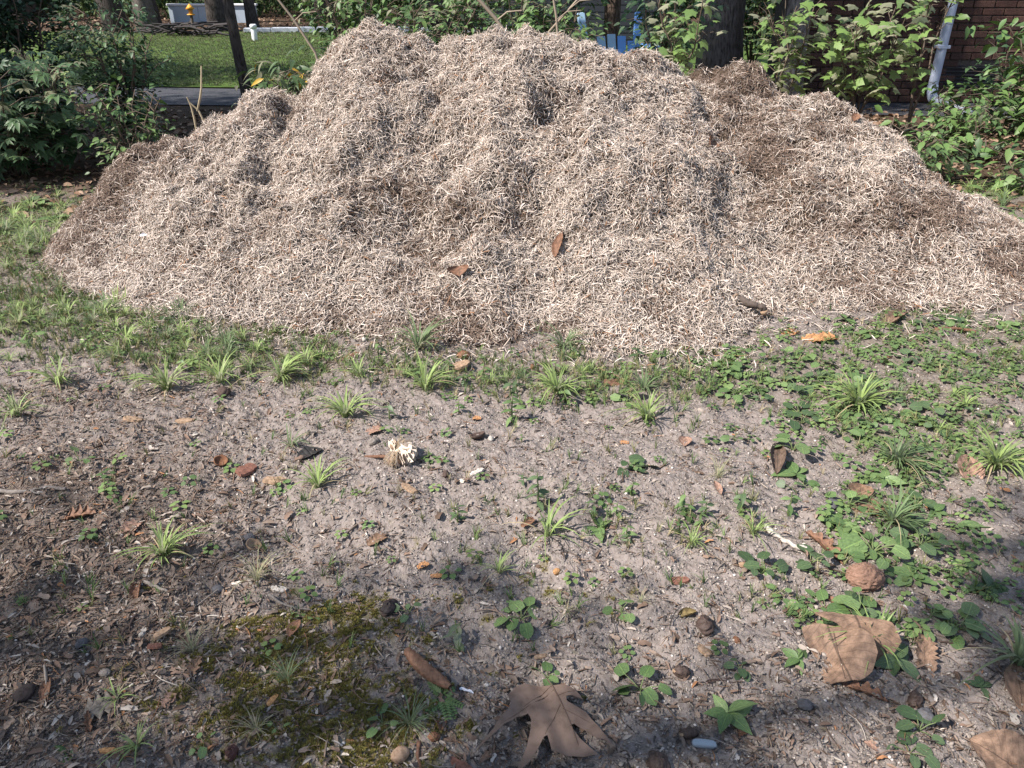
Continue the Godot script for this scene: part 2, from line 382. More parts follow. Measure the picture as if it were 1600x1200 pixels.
func tinted(key: String, rough := 0.85, backlight := 0.0, spec := 0.3) -> StandardMaterial3D:
	if mats.has(key):
		return mats[key]
	var m := StandardMaterial3D.new()
	m.vertex_color_use_as_albedo = true
	m.roughness = rough
	m.metallic_specular = spec
	if backlight > 0.0:
		m.backlight_enabled = true
		m.backlight = Color(backlight, backlight, backlight * 0.8).linear_to_srgb()
	mats[key] = m
	return m

func leafy(key: String, color: Color, backlight := 0.35, rough := 0.55) -> StandardMaterial3D:
	if mats.has(key):
		return mats[key]
	var m := plain(key, color, rough, 0.4)
	m.backlight_enabled = true
	m.backlight = Color(backlight, backlight, backlight * 0.7).linear_to_srgb()
	mats[key] = m
	return m

# ---------- shapes ----------
func tube(s: Shape, p: PackedVector3Array, r: PackedFloat32Array, sides := 6, rough := 0.0) -> void:
	var first := s.v.size()
	var ax := Vector3.RIGHT
	for k in p.size():
		var d := (p[mini(k + 1, p.size() - 1)] - p[maxi(k - 1, 0)]).normalized()
		if k == 0:
			ax = d.cross(Vector3.FORWARD if absf(d.z) < 0.9 else Vector3.RIGHT).normalized()
		ax = (ax - d * ax.dot(d)).normalized()
		var ay := d.cross(ax)
		for j in sides:
			var a := TAU * j / sides
			var q := r[k] * (1.0 + rough * noise_lump.get_noise_3d(p[k].x * 9.0 + cos(a) * 3.0, p[k].y * 4.0, p[k].z * 9.0 + sin(a) * 3.0))
			s.vert(p[k] + (ax * cos(a) + ay * sin(a)) * q, Vector2(float(j) / sides, float(k)))
	for k in p.size() - 1:
		for j in sides:
			var a := first + k * sides + j
			var b := first + k * sides + (j + 1) % sides
			s.quad(a, b, b + sides, a + sides)
	var e0 := s.vert(p[0])
	var e1 := s.vert(p[p.size() - 1])
	for j in sides:
		s.tri(e0, first + (j + 1) % sides, first + j)
		s.tri(e1, first + (p.size() - 1) * sides + j, first + (p.size() - 1) * sides + (j + 1) % sides)

func lump(size: Vector3, uneven: float, sd: int, rings := 9, sides := 12, freq := 1.4) -> ArrayMesh:
	var s := Shape.new()
	for k in rings + 1:
		var a := PI * k / rings
		for j in sides:
			var b := TAU * j / sides
			var d := Vector3(sin(a) * cos(b), cos(a), sin(a) * sin(b))
			var q := 1.0 + uneven * noise_lump.get_noise_3d(d.x * freq * 9.0 + sd * 31.0, d.y * freq * 9.0, d.z * freq * 9.0)
			s.vert(d * q * size * 0.5)
	for k in rings:
		for j in sides:
			var a := k * sides + j
			var b := k * sides + (j + 1) % sides
			s.quad(a, b, b + sides, a + sides)
	return s.mesh()

func block(s: Shape, lo: Vector3, hi: Vector3, ch := 0.0) -> void:
	# a box whose twelve edges are chamfered by ch
	var f := s.v.size()
	var ce := (lo + hi) * 0.5
	var h := (hi - lo) * 0.5
	var put := func(n: Vector3, u: Vector3, w: Vector3) -> void:
		var n_at := ce + n * (h * n.abs()).length()
		var hu: float = (h * u.abs()).length() - ch
		var hw: float = (h * w.abs()).length() - ch
		for q in [[-1, -1], [1, -1], [1, 1], [-1, 1]]:
			s.vert(n_at + u * hu * q[0] + w * hw * q[1])
	for ax in [[Vector3.RIGHT, Vector3.UP, Vector3.BACK], [Vector3.UP, Vector3.BACK, Vector3.RIGHT], [Vector3.BACK, Vector3.RIGHT, Vector3.UP]]:
		put.call(ax[0], ax[1], ax[2])
		put.call(-ax[0], ax[2], ax[1])
	for k in 6:
		s.quad(f + k * 4, f + k * 4 + 1, f + k * 4 + 2, f + k * 4 + 3)
	if ch <= 0.0:
		return
	# edges and corners: hull faces found by matching vertices
	for a in 6:
		for b in range(a + 1, 6):
			if a / 2 == b / 2:
				continue
			var pa := []
			var pb := []
			for i in 4:
				for j in 4:
					if s.v[f + a * 4 + i].distance_squared_to(s.v[f + b * 4 + j]) < ch * ch * 2.2:
						pa.append(f + a * 4 + i)
						pb.append(f + b * 4 + j)
			if pa.size() == 2:
				var na := (s.v[pa[1]] - s.v[pa[0]]).cross(s.v[pb[0]] - s.v[pa[0]])
				if na.dot((s.v[pa[0]] + s.v[pb[1]]) * 0.5 - ce) > 0.0:
					s.quad(pa[0], pa[1], pb[1], pb[0])
				else:
					s.quad(pa[1], pa[0], pb[0], pb[1])
	for a in 4:
		for b in 4:
			for d in 4:
				for k in 8:
					var x := f + (k & 1) * 4 + a
					var y := f + 8 + ((k >> 1) & 1) * 4 + b
					var z := f + 16 + ((k >> 2) & 1) * 4 + d
					if s.v[x].distance_squared_to(s.v[y]) < ch * ch * 2.2 and s.v[y].distance_squared_to(s.v[z]) < ch * ch * 2.2 and s.v[x].distance_squared_to(s.v[z]) < ch * ch * 2.2:
						if (s.v[y] - s.v[x]).cross(s.v[z] - s.v[x]).dot(s.v[x] - ce) > 0.0:
							s.tri(x, y, z)
						else:
							s.tri(x, z, y)

func box(lo: Vector3, hi: Vector3, ch := 0.0) -> ArrayMesh:
	var s := Shape.new()
	block(s, lo, hi, ch)
	return s.mesh(true)

func outline(kind: int, t: float, sd: float) -> float:
	match kind:
		0, 3:
			return pow(sin(PI * pow(t, 0.85)), 0.8)
		1:
			var lobe := absf(fposmod(t * 4.0 + 0.15, 1.0) - 0.5) * 2.0
			return (0.25 + 0.75 * pow(lobe, 0.8)) * pow(sin(PI * pow(clampf(t, 0.0, 1.0), 0.8)), 0.55)
		2:
			return (0.65 + 0.5 * noise_lump.get_noise_2d(t * 9.0, sd * 17.0)) * pow(sin(PI * clampf(0.08 + t * 0.84, 0.0, 1.0)), 0.4)
	return 1.0

# a leaf blade: x along the midrib, z across, y up; edges curl up, the ends bend down, the sheet is crumpled
func sheet(L: float, W: float, kind: int, curl: float, bend: float, crumple: float, nt := 16, ns := 6, sd := 0.0) -> ArrayMesh:
	var s := Shape.new()
	for i in nt + 1:
		var t := float(i) / nt
		for j in ns + 1:
			var q := float(j) / ns * 2.0 - 1.0
			var w := outline(kind, t, sd + (3.0 if q > 0.0 else 0.0)) * W * 0.5
			var th := q * curl * 1.9
			var z := w * (sin(th) / 1.9 / curl if curl > 0.01 else q)
			var y := w * ((1.0 - cos(th)) / 1.9 / maxf(curl, 0.01))
			var x := (t - 0.5) * L
			if kind == 1:
				x += absf(q) * W * 0.16
			y += crumple * L * 0.5 * noise_lump.get_noise_3d(x / L * 12.0 + sd * 7.0, q * 4.0, sd * 3.0)
			y -= bend * L * (t - 0.5) * (t - 0.5)
			y += L * 0.012 * (1.0 - pow(absf(q), 0.5)) * -1.0
			s.vert(Vector3(x, y, z), Vector2(t, q * 0.5 + 0.5))
	for i in nt:
		for j in ns:
			var a := i * (ns + 1) + j
			s.quad(a, a + 1, a + ns + 2, a + ns + 1)
	# the sheet has a back face a little below it
	var n0 := s.v.size()
	for k in n0:
		s.vert(s.v[k] - Vector3(0, minf(0.0012, L * 0.012), 0), s.uv[k])
	for i in nt:
		for j in ns:
			var a := n0 + i * (ns + 1) + j
			s.quad(a + 1, a, a + ns + 1, a + ns + 2)
	for i in nt:
		for side in 2:
			var a := i * (ns + 1) + (ns if side else 0)
			var b := a + ns + 1
			if side:
				s.quad(a, a + n0, b + n0, b)
			else:
				s.quad(a, b, b + n0, a + n0)
	var lowest := 1e9
	for p in s.v:
		lowest = minf(lowest, p.y)
	for k in s.v.size():
		s.v[k].y -= lowest
	return s.mesh()

# a green leaf of few faces: base at the origin, along +x, slightly folded and drooping
func green_leaf(L: float, W: float, fold := 0.25, droop := 0.25, nt := 5, heart := false) -> Shape:
	var s := Shape.new()
	for i in nt + 1:
		var t := float(i) / nt
		var w := (sin(PI * pow(t, 0.75)) if not heart else pow(maxf(0.0, 1.0 - pow(absf(2.0 * t - 0.9), 2.3)), 0.6) ) * W * 0.5
		if i == 0 or i == nt:
			w = W * 0.01
		var x := t * L
		var y := -droop * L * t * t
		if heart:
			x -= 0.12 * L * (1.0 - t) * (1.0 if i == 1 else 0.0)
		s.vert(Vector3(x, y + fold * w, -w), Vector2(t, 0))
		s.vert(Vector3(x, y, 0), Vector2(t, 0.5))
		s.vert(Vector3(x, y + fold * w, w), Vector2(t, 1))
	for i in nt:
		for j in 2:
			var a := i * 3 + j
			s.quad(a, a + 1, a + 4, a + 3)
	return s

func add_shape(s: Shape, o: Shape, tr: Transform3D) -> void:
	var f := s.v.size()
	for k in o.v.size():
		s.vert(tr * o.v[k], o.uv[k])
	for k in o.t:
		s.t.append(k + f)

func palmate(n: int, L: float, W: float, spread: float, droop: float) -> Shape:
	var s := Shape.new()
	for k in n:
		var a := spread * (float(k) / maxf(n - 1, 1) - 0.5)
		var g := 1.0 - 0.25 * absf(float(k) / maxf(n - 1, 1) - 0.5) * 2.0
		add_shape(s, green_leaf(L * g, W * g, 0.3, droop, 4), Transform3D(Basis(Vector3.UP, a), Vector3.ZERO))
	return s

func maple_leaf(L: float) -> Shape:
	# five pointed lobes round the end of the stalk, sheet slightly cupped
	var s := Shape.new()
	var pts := [[0, 0.02], [155, 0.30], [125, 0.22], [105, 0.66], [85, 0.60], [62, 0.88], [46, 0.60], [30, 0.66], [14, 0.78], [0, 1.0]]
	var rim := []
	for k in range(1, pts.size()):
		rim.append([deg_to_rad(pts[k][0]), pts[k][1] * L])
	for k in range(pts.size() - 2, 0, -1):
		rim.append([-deg_to_rad(pts[k][0]), pts[k][1] * L])
	var mid := s.vert(Vector3(0.08 * L, 0, 0))
	for e in rim:
		var p := Vector3(cos(e[0]) * e[1], 0, sin(e[0]) * e[1])
		p.y = -0.28 * p.length_squared() / L
		s.vert(p)
	for k in rim.size():
		s.tri(mid, 1 + (k + 1) % rim.size(), 1 + k)
	return s

func spray(n: int, R: float, L: float, W: float, sd: int) -> ArrayMesh:
	# a twig end with n leaves
	var r := RandomNumberGenerator.new()
	r.seed = sd
	var s := Shape.new()
	for k in n:
		var d := Vector3(r.randfn(), r.randfn() * 0.7, r.randfn()).normalized()
		var at := d * R * pow(r.randf(), 0.45)
		var bs := Basis(Vector3.UP, r.randf() * TAU) * Basis(Vector3.BACK, r.randf_range(-0.9, 0.4)) * Basis(Vector3.RIGHT, r.randf_range(-0.7, 0.7))
		add_shape(s, green_leaf(L * r.randf_range(0.7, 1.2), W * r.randf_range(0.7, 1.2), 0.3, 0.3, 3), Transform3D(bs, at))
	return s.mesh()

func vein_texture(sd: int) -> ImageTexture:
	# midrib, side veins and brown blotches of a dead leaf, as grey tone
	var im := Image.create(256, 256, false, Image.FORMAT_RGB8)
	var n := FastNoiseLite.new()
	n.seed = sd
	n.frequency = 0.02
	n.fractal_octaves = 5
	for y in 256:
		for x in 256:
			var u := x / 256.0
			var q := absf(y / 256.0 - 0.5) * 2.0
			var g := 0.86 + 0.28 * n.get_noise_2d(x, y) + 0.10 * n.get_noise_2d(x * 6.0, y * 6.0)
			if q < 0.025:
				g *= 0.72
			var ph := fposmod((u - q * 0.30) * 9.0, 1.0)
			if ph < 0.09:
				g *= 0.84
			var c := clampf(g, 0.2, 1.0)
			im.set_pixel(x, y, Color(c, c * 0.985, c * 0.96))
	im.generate_mipmaps()
	return ImageTexture.create_from_image(im)

# ---------- the lie of the land ----------
func blob(x: float, z: float, cx: float, cz: float, rx: float, rz: float) -> float:
	var a := (x - cx) / rx
	var b := (z - cz) / rz
	return exp(-a * a - b * b)

func green_at(x: float, z: float) -> float:
	return minf(1.0, blob(x, z, -1.55, -2.8, 0.8, 0.36) + blob(x, z, -1.0, -2.47, 0.5, 0.17) + 0.8 * blob(x, z, -0.15, -2.32, 0.55, 0.17) + 0.7 * blob(x, z, 0.5, -2.27, 0.4, 0.18) + blob(x, z, 1.2, -2.35, 0.5, 0.34) + blob(x, z, 1.75, -2.6, 0.5, 0.4) + 0.9 * blob(x, z, 1.2, -1.9, 0.34, 0.24) + 0.8 * blob(x, z, 0.98, -1.45, 0.24, 0.28) + 0.45 * blob(x, z, 0.2, -1.56, 0.4, 0.13) + 0.35 * blob(x, z, 0.55, -1.3, 0.3, 0.15) + blob(x, z, -2.7, -3.9, 0.8, 1.0) + blob(x, z, -2.35, -3.2, 0.5, 0.4) + blob(x, z, 3.2, -4.5, 0.9, 1.0))

func litter_at(x: float, z: float) -> float:
	return minf(1.0, 0.10 + blob(x, z, -1.15, -1.5, 0.5, 0.42) + 0.9 * blob(x, z, -1.0, -1.1, 0.5, 0.3) + 0.35 * blob(x, z, -0.1, -2.55, 0.9, 0.12) + 0.45 * blob(x, z, -1.4, -2.15, 0.5, 0.2) + 0.25 * blob(x, z, 0.3, -0.95, 0.8, 0.2) + blob(x, z, -3.0, -5.0, 1.2, 0.7))

func moss_at(x: float, z: float) -> float:
	return minf(1.0, blob(x, z, -0.46, -1.04, 0.26, 0.16) + 0.8 * blob(x, z, -0.36, -1.2, 0.16, 0.08) + 0.9 * blob(x, z, -0.26, -0.92, 0.2, 0.1) + 0.35 * blob(x, z, 0.05, -1.3, 0.25, 0.1))

func ground_height(x: float, z: float) -> float:
	var near := clampf((z + 6.6) / 1.5, 0.0, 1.0)
	if near <= 0.0:
		return 0.0
	var h := 0.030 * noise_broad.get_noise_2d(x, z) + 0.014 * noise_lump.get_noise_2d(x, z)
	if z > -3.6:
		h += 0.0075 * noise_crumb.get_noise_2d(x, z) - 0.005 * noise_cell.get_noise_2d(x, z)
	return h * near

func along(xs: PackedFloat32Array, ys: PackedFloat32Array, x: float) -> float:
	if x <= xs[0]:
		return ys[0]
	for k in range(1, xs.size()):
		if x <= xs[k]:
			var t := (x - xs[k - 1]) / (xs[k] - xs[k - 1])
			t = lerpf(t, t * t * (3.0 - 2.0 * t), 0.5)
			return lerpf(ys[k - 1], ys[k], t)
	return ys[ys.size() - 1]

# ridge of the heap: x, height of the crest, z of the crest; then the foot in front: x, z
var RIDGE_X := PackedFloat32Array([-2.35, -2.1, -1.94, -1.78, -1.6, -1.45, -1.3, -1.2, -1.1, -0.98, -0.86, -0.74, -0.6, -0.5, -0.36, -0.22, -0.08, 0.04, 0.16, 0.38, 0.6, 0.84, 1.0, 1.2, 1.4, 1.6, 1.82, 2.02, 2.2, 2.4, 2.75])
var RIDGE_H := PackedFloat32Array([-0.03, 0.0, 0.17, 0.33, 0.48, 0.56, 0.64, 0.66, 0.63, 0.79, 0.88, 0.925, 0.94, 0.90, 0.87, 0.92, 0.965, 0.94, 0.90, 0.885, 0.84, 0.76, 0.66, 0.62, 0.62, 0.64, 0.52, 0.37, 0.24, 0.13, 0.0])
var RIDGE_Z := PackedFloat32Array([-3.5, -3.6, -3.75, -3.9, -4.0, -4.0, -4.0, -4.0, -4.1, -4.2, -4.2, -4.2, -4.2, -4.2, -4.2, -4.15, -4.1, -4.1, -4.2, -4.2, -4.2, -4.2, -4.2, -4.15, -4.1, -4.1, -4.0, -3.85, -3.7, -3.6, -3.5])
var FOOT_X := PackedFloat32Array([-2.35, -2.05, -1.75, -1.47, -1.1, -0.72, -0.37, -0.1, 0.12, 0.34, 0.55, 0.72, 0.84, 0.98, 1.2, 1.53, 1.85, 2.16, 2.5, 2.8])
var FOOT_Z := PackedFloat32Array([-3.45, -3.26, -3.02, -2.80, -2.72, -2.64, -2.55, -2.56, -2.62, -2.48, -2.44, -2.46, -2.6, -2.80, -2.84, -2.84, -2.88, -2.95, -3.1, -3.3])
const HEAP_X0 := -2.7
const HEAP_Z0 := -6.2
const HEAP_STEP := 0.02
const HEAP_NX := 291
const HEAP_NZ := 201
var heap := PackedFloat32Array()

func heap_shape(x: float, z: float) -> float:
	var xw := x + 0.05 * noise_broad.get_noise_2d(z * 1.3 + 40.0, x * 0.5) * clampf((z + 4.2) * 1.0, 0.0, 1.0)
	var hh := along(RIDGE_X, RIDGE_H, xw)
	var zc := along(RIDGE_X, RIDGE_Z, x)
	var zf := along(FOOT_X, FOOT_Z, x) + 0.05 * noise_lump.get_noise_2d(x * 0.5, 77.0)
	var u := (z - zc) / (zf - zc) if z > zc else (zc - z) / 1.5
	if u >= 1.15:
		return -0.06
	var p := 0.6 * (1.0 - u) + 0.4 * (0.5 * cos(PI * minf(u, 1.0)) + 0.5)
	var h := hh * p
	# separate tipped loads and slumps
	h = maxf(h, 0.70 - 1.1 * maxf(0.0, Vector2((x - 1.25) / 1.35, (z + 4.75) / 1.0).length() - 0.12)) if h > -0.02 else h
	h = maxf(h, 0.44 - 0.75 * maxf(0.0, Vector2((x + 1.78) / 0.8, (z + 4.0) / 1.1).length() - 0.12)) if h > -0.02 else h
	var body := clampf(h * 3.5, 0.0, 1.0)
	h += body * (0.055 * blob(x, z, 0.58, -3.25, 0.3, 0.22) + 0.05 * blob(x, z, 0.72, -3.38, 0.12, 0.09) - 0.05 * blob(x, z, 0.88, -3.3, 0.10, 0.16) + 0.05 * blob(x, z, 0.12, -3.78, 0.14, 0.10) - 0.05 * blob(x, z, 0.22, -3.62, 0.12, 0.08) + 0.05 * blob(x, z, 0.18, -3.5, 0.26, 0.16) - 0.06 * blob(x, z, -0.42, -3.15, 0.24, 0.4) - 0.05 * blob(x, z, 1.12, -3.7, 0.16, 0.5) + 0.05 * blob(x, z, -0.9, -3.3, 0.3, 0.4) - 0.02 * blob(x, z, -1.05, -3.75, 0.12, 0.35) + 0.05 * blob(x, z, 1.6, -3.4, 0.35, 0.3) + 0.03 * blob(x, z, -0.62, -4.15, 0.13, 0.14) + 0.03 * blob(x, z, -0.08, -4.1, 0.10, 0.14))
	h += body * (0.075 * noise_broad.get_noise_2d(x * 2.4 + 9.0, z * 2.4) + 0.055 * noise_lump.get_noise_2d(x * 0.42, z * 0.42) + 0.038 * noise_lump.get_noise_2d(x * 1.1 + 5.0, z * 1.1) + 0.019 * noise_crumb.get_noise_2d(x * 0.7, z * 0.7))
	return h

func heap_height(x: float, z: float) -> float:
	var gx := (x - HEAP_X0) / HEAP_STEP
	var gz := (z - HEAP_Z0) / HEAP_STEP
	var i := int(gx)
	var j := int(gz)
	if gx < 0.0 or gz < 0.0 or i >= HEAP_NX - 1 or j >= HEAP_NZ - 1:
		return -0.1
	var fx := gx - i
	var fz := gz - j
	var k := j * HEAP_NX + i
	return lerpf(lerpf(heap[k], heap[k + 1], fx), lerpf(heap[k + HEAP_NX], heap[k + HEAP_NX + 1], fx), fz)

func surface_height(x: float, z: float) -> float:
	return maxf(ground_height(x, z), heap_height(x, z))

func surface_normal(x: float, z: float) -> Vector3:
	var e := 0.025
	return Vector3(surface_height(x - e, z) - surface_height(x + e, z), 2.0 * e, surface_height(x, z - e) - surface_height(x, z + e)).normalized()

# how much of the heap here is old brown shred rather than pale straw
func brown_at(x: float, z: float) -> float:
	var b := -0.06 + 1.5 * blob(x, z, -2.0, -3.95, 0.38, 0.6) + 0.8 * blob(x, z, -0.45, -3.0, 0.22, 0.3) + 1.0 * blob(x, z, -0.15, -2.64, 0.36, 0.14) + 0.75 * blob(x, z, 1.28, -4.7, 0.4, 0.4) + 0.55 * blob(x, z, 1.16, -3.75, 0.2, 0.5) + 0.5 * blob(x, z, 2.1, -3.3, 0.4, 0.35) + 0.42 * smoothstep(0.75, 1.25, x) + 0.5 * blob(x, z, 0.55, -3.95, 0.3, 0.12) + 0.4 * blob(x, z, -0.5, -3.8, 0.2, 0.15) + 0.35 * blob(x, z, -1.05, -3.8, 0.1, 0.3)
	b += 0.75 * noise_broad.get_noise_2d(x * 2.2 + 3.0, z * 2.2) + 0.8 * noise_lump.get_noise_2d(x * 0.6, z * 0.6 + 20.0)
	return clampf(b, 0.0, 1.0)

func lines(fine0: float, fine1: float, step: float, grow: float, lo: float, hi: float) -> PackedFloat32Array:
	var a := PackedFloat32Array()
	var d := step
	var p := fine0
	var left := []
	while p > lo:
		d *= grow
		p -= d
		left.append(p)
	left.reverse()
	a.append_array(PackedFloat32Array(left))
	p = fine0
	while p < fine1:
		a.append(p)
		p += step
	d = step
	while p < hi:
		a.append(p)
		d *= grow
		p += d
	a.append(p)
	return a

func make_ground() -> void:
	var xs := lines(-1.85, 1.85, 0.0095, 1.13, -70.0, 70.0)
	var zs := lines(-2.75, -0.72, 0.0095, 1.13, -90.0, 30.0)
	var s := Shape.new()
	for z in zs:
		for x in xs:
			var h := ground_height(x, z)
			s.v.append(Vector3(x, h, z))
			s.uv.append(Vector2(x, z))
			var n1 := noise_lump.get_noise_2d(x * 1.7 + 11.0, z * 1.7)
			var n2 := noise_crumb.get_noise_2d(x * 0.8 + 3.0, z * 0.8)
			var c := Color(0.264, 0.231, 0.212)
			c = c.lerp(Color(0.318, 0.28, 0.259), clampf(n1 * 1.4, 0.0, 1.0))
			var lt := clampf(litter_at(x, z) * 1.1 + n1 * 0.5 - 0.25, 0.0, 1.0)
			c = c.lerp(Color(0.135, 0.104, 0.082), lt * 0.85)
			var gr := clampf(green_at(x, z) + n1 * 0.6 - 0.35, 0.0, 1.0)
			c = c.lerp(Color(0.16, 0.138, 0.105), gr * 0.8)
			var ms := smoothstep(0.5, 0.75, moss_at(x, z) + n1 * 0.9 + n2 * 0.4)
			c = c.lerp(Color(0.165, 0.145, 0.075), ms * 0.7)
			c *= 1.0 + 0.22 * n2
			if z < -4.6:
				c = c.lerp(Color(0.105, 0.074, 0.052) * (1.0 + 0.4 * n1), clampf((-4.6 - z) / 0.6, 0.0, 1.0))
			c.a = 1.0
			s.c.append(c)
	var nx := xs.size()
	for j in zs.size() - 1:
		for i in nx - 1:
			var a := j * nx + i
			s.t.append(a)
			s.t.append(a + 1)
			s.t.append(a + nx + 1)
			s.t.append(a)
			s.t.append(a + nx + 1)
			s.t.append(a + nx)
	var m := tinted("soil", 0.95, 0.0, 0.2)
	m.albedo_texture = noise_tex(0.02, [[0.0, Color(0.62, 0.60, 0.58)], [0.45, Color(0.86, 0.85, 0.84)], [1.0, Color(1, 1, 1)]], 1024, FastNoiseLite.TYPE_SIMPLEX_SMOOTH, 6, 5)
	m.uv1_triplanar = true
	m.uv1_scale = Vector3.ONE * 2.3
	m.heightmap_enabled = true
	m.heightmap_texture = noise_tex(0.03, [[0.0, Color.BLACK], [1.0, Color.WHITE]], 1024, FastNoiseLite.TYPE_SIMPLEX_SMOOTH, 6, 8)
	m.heightmap_scale = 0.55
	structure("ground", s.mesh(), m, "grey-brown bare yard soil with crumbs and low relief")

func strand(L: float, w: float, bow: float, twist: float, taper: float) -> ArrayMesh:
	# a shred of straw or bark: a bent three-sided rod
	var s := Shape.new()
	var p := PackedVector3Array()
	var r := PackedFloat32Array()
	for k in 5:
		var t := k / 4.0 - 0.5
		p.append(Vector3(t * L, bow * L * (0.25 - t * t) + twist * L * t * t * t, twist * L * (t * t - 0.1)))
		r.append(w * 0.5 * (1.0 - taper * absf(t) * 1.6))
	tube(s, p, r, 3)
	for k in s.v.size():
		s.v[k].y *= 1.0
	return s.mesh()

func make_heap() -> void:
	heap.resize(HEAP_NX * HEAP_NZ)
	for j in HEAP_NZ:
		for i in HEAP_NX:
			heap[j * HEAP_NX + i] = heap_shape(HEAP_X0 + i * HEAP_STEP, HEAP_Z0 + j * HEAP_STEP)
	var s := Shape.new()
	for j in HEAP_NZ:
		for i in HEAP_NX:
			var x := HEAP_X0 + i * HEAP_STEP
			var z := HEAP_Z0 + j * HEAP_STEP
			s.vert(Vector3(x, heap[j * HEAP_NX + i] - 0.012, z))
			var c := Color(0.185, 0.145, 0.112).lerp(Color(0.125, 0.092, 0.068), brown_at(x, z))
			s.c.append(c)
	for j in HEAP_NZ - 1:
		for i in HEAP_NX - 1:
			var a := j * HEAP_NX + i
			if maxf(maxf(heap[a], heap[a + 1]), maxf(heap[a + HEAP_NX], heap[a + HEAP_NX + 1])) > -0.05:
				s.quad(a, a + HEAP_NX, a + HEAP_NX + 1, a + 1)
	var root := thing("mulch_pile", "broad heap of pale shredded straw-like mulch with brown patches", "pile")
	var core := tinted("heap_core", 0.95, 0.0, 0.2)
	core.albedo_texture = noise_tex(0.05, [[0.0, Color(0.4, 0.38, 0.36)], [1.0, Color(1, 1, 1)]], 512, FastNoiseLite.TYPE_SIMPLEX_SMOOTH, 5, 21)
	core.uv1_triplanar = true
	core.uv1_scale = Vector3.ONE * 3.0
	part("packed_core", s.mesh(), core, root)
	var kinds := []
	for k in 8:
		kinds.append(strand(1.0, [0.075, 0.06, 0.085, 0.07, 0.10, 0.055, 0.07, 0.08][k], [0.1, 0.5, -0.3, 0.3, 0.0, 0.7, -0.5, 0.2][k], [0.1, 0.5, -0.4, 0.9, 0.2, -0.6, 0.3, 0.0][k], [0.7, 0.9, 0.5, 0.8, 0.4, 0.9, 0.6, 0.7][k]))
	var at := []
	var tint := []
	for k in 8:
		at.append([])
		tint.append([])
	var single := []
	var made := 0
	var r := rng
	while made < 285000:
		var x := r.randf_range(-2.5, 2.75)
		var z := r.randf_range(-4.75, -2.3) if r.randf() < 0.93 else r.randf_range(-5.8, -4.7)
		var h := heap_height(x, z)
		if h < 0.004:
			# loose shreds run out past the foot
			if r.randf() > 0.10 or heap_height(x, z - 0.10 - 0.14 * absf(r.randfn())) < 0.01:
				continue
		made += 1
		var y := surface_height(x, z)
		var n := surface_normal(x, z)
		var br := brown_at(x, z)
		var old := r.randf() < br * 0.9
		var L := clampf(0.040 + 0.013 * r.randfn(), 0.018, 0.085) * (0.72 if old else 1.0)
		var fat := r.randf_range(0.7, 1.3) * (0.045 / L) * (1.0 if not old else 0.95)
		var heading := r.randf() * TAU
		var b := Basis(Quaternion(Vector3.UP, n)) * Basis(Vector3.UP, heading) * Basis(Vector3.BACK, r.randfn() * 0.42) * Basis(Vector3.RIGHT, r.randf() * TAU)
		b = b * Basis.from_scale(Vector3(L, L * fat, L * fat))
		var c: Color
		if old:
			c = Color(0.155, 0.108, 0.082).lerp(Color(0.28, 0.21, 0.165), r.randf())
		else:
			var q := r.randf()
			if q < 0.48:
				c = Color(0.54, 0.46, 0.39).lerp(Color(0.70, 0.615, 0.54), r.randf())
			elif q < 0.80:
				c = Color(0.37, 0.30, 0.245).lerp(Color(0.50, 0.42, 0.35), r.randf())
			elif q < 0.93:
				c = Color(0.31, 0.275, 0.24)
			elif q < 0.96:
				c = Color(0.33, 0.185, 0.105)
			else:
				c = Color(0.13, 0.095, 0.07)
		c = c * r.randf_range(0.85, 1.12)
		c.a = 1.0
		var kind := r.randi() % 8
		var tr := Transform3D(b, Vector3(x, y + r.randf_range(-0.006, 0.016), z))
		if single.size() < 260 and z > -3.0 and not old and r.randf() < 0.02:
			single.append([Transform3D(b.scaled(Vector3.ONE * 1.25), tr.origin + Vector3(0, 0.008, 0)), kind, mini(3, int(c.g * 8.0))])
			continue
		at[kind].append(tr)
		tint[kind].append(c)
	var straw := tinted("straw", 0.7, 0.12, 0.35)
	for k in 8:
		swarm("shredded_straw", kinds[k], straw, at[k], tint[k], root)
	var tones := [lin(0.30, 0.24, 0.19), lin(0.38, 0.31, 0.245), lin(0.48, 0.40, 0.325), lin(0.60, 0.515, 0.435)]
	for e in single:
		var o := part("straw_shred", kinds[e[1]], plain("straw_tone_%d" % e[2], tones[e[2]], 0.7), root)
		o.transform = e[0]

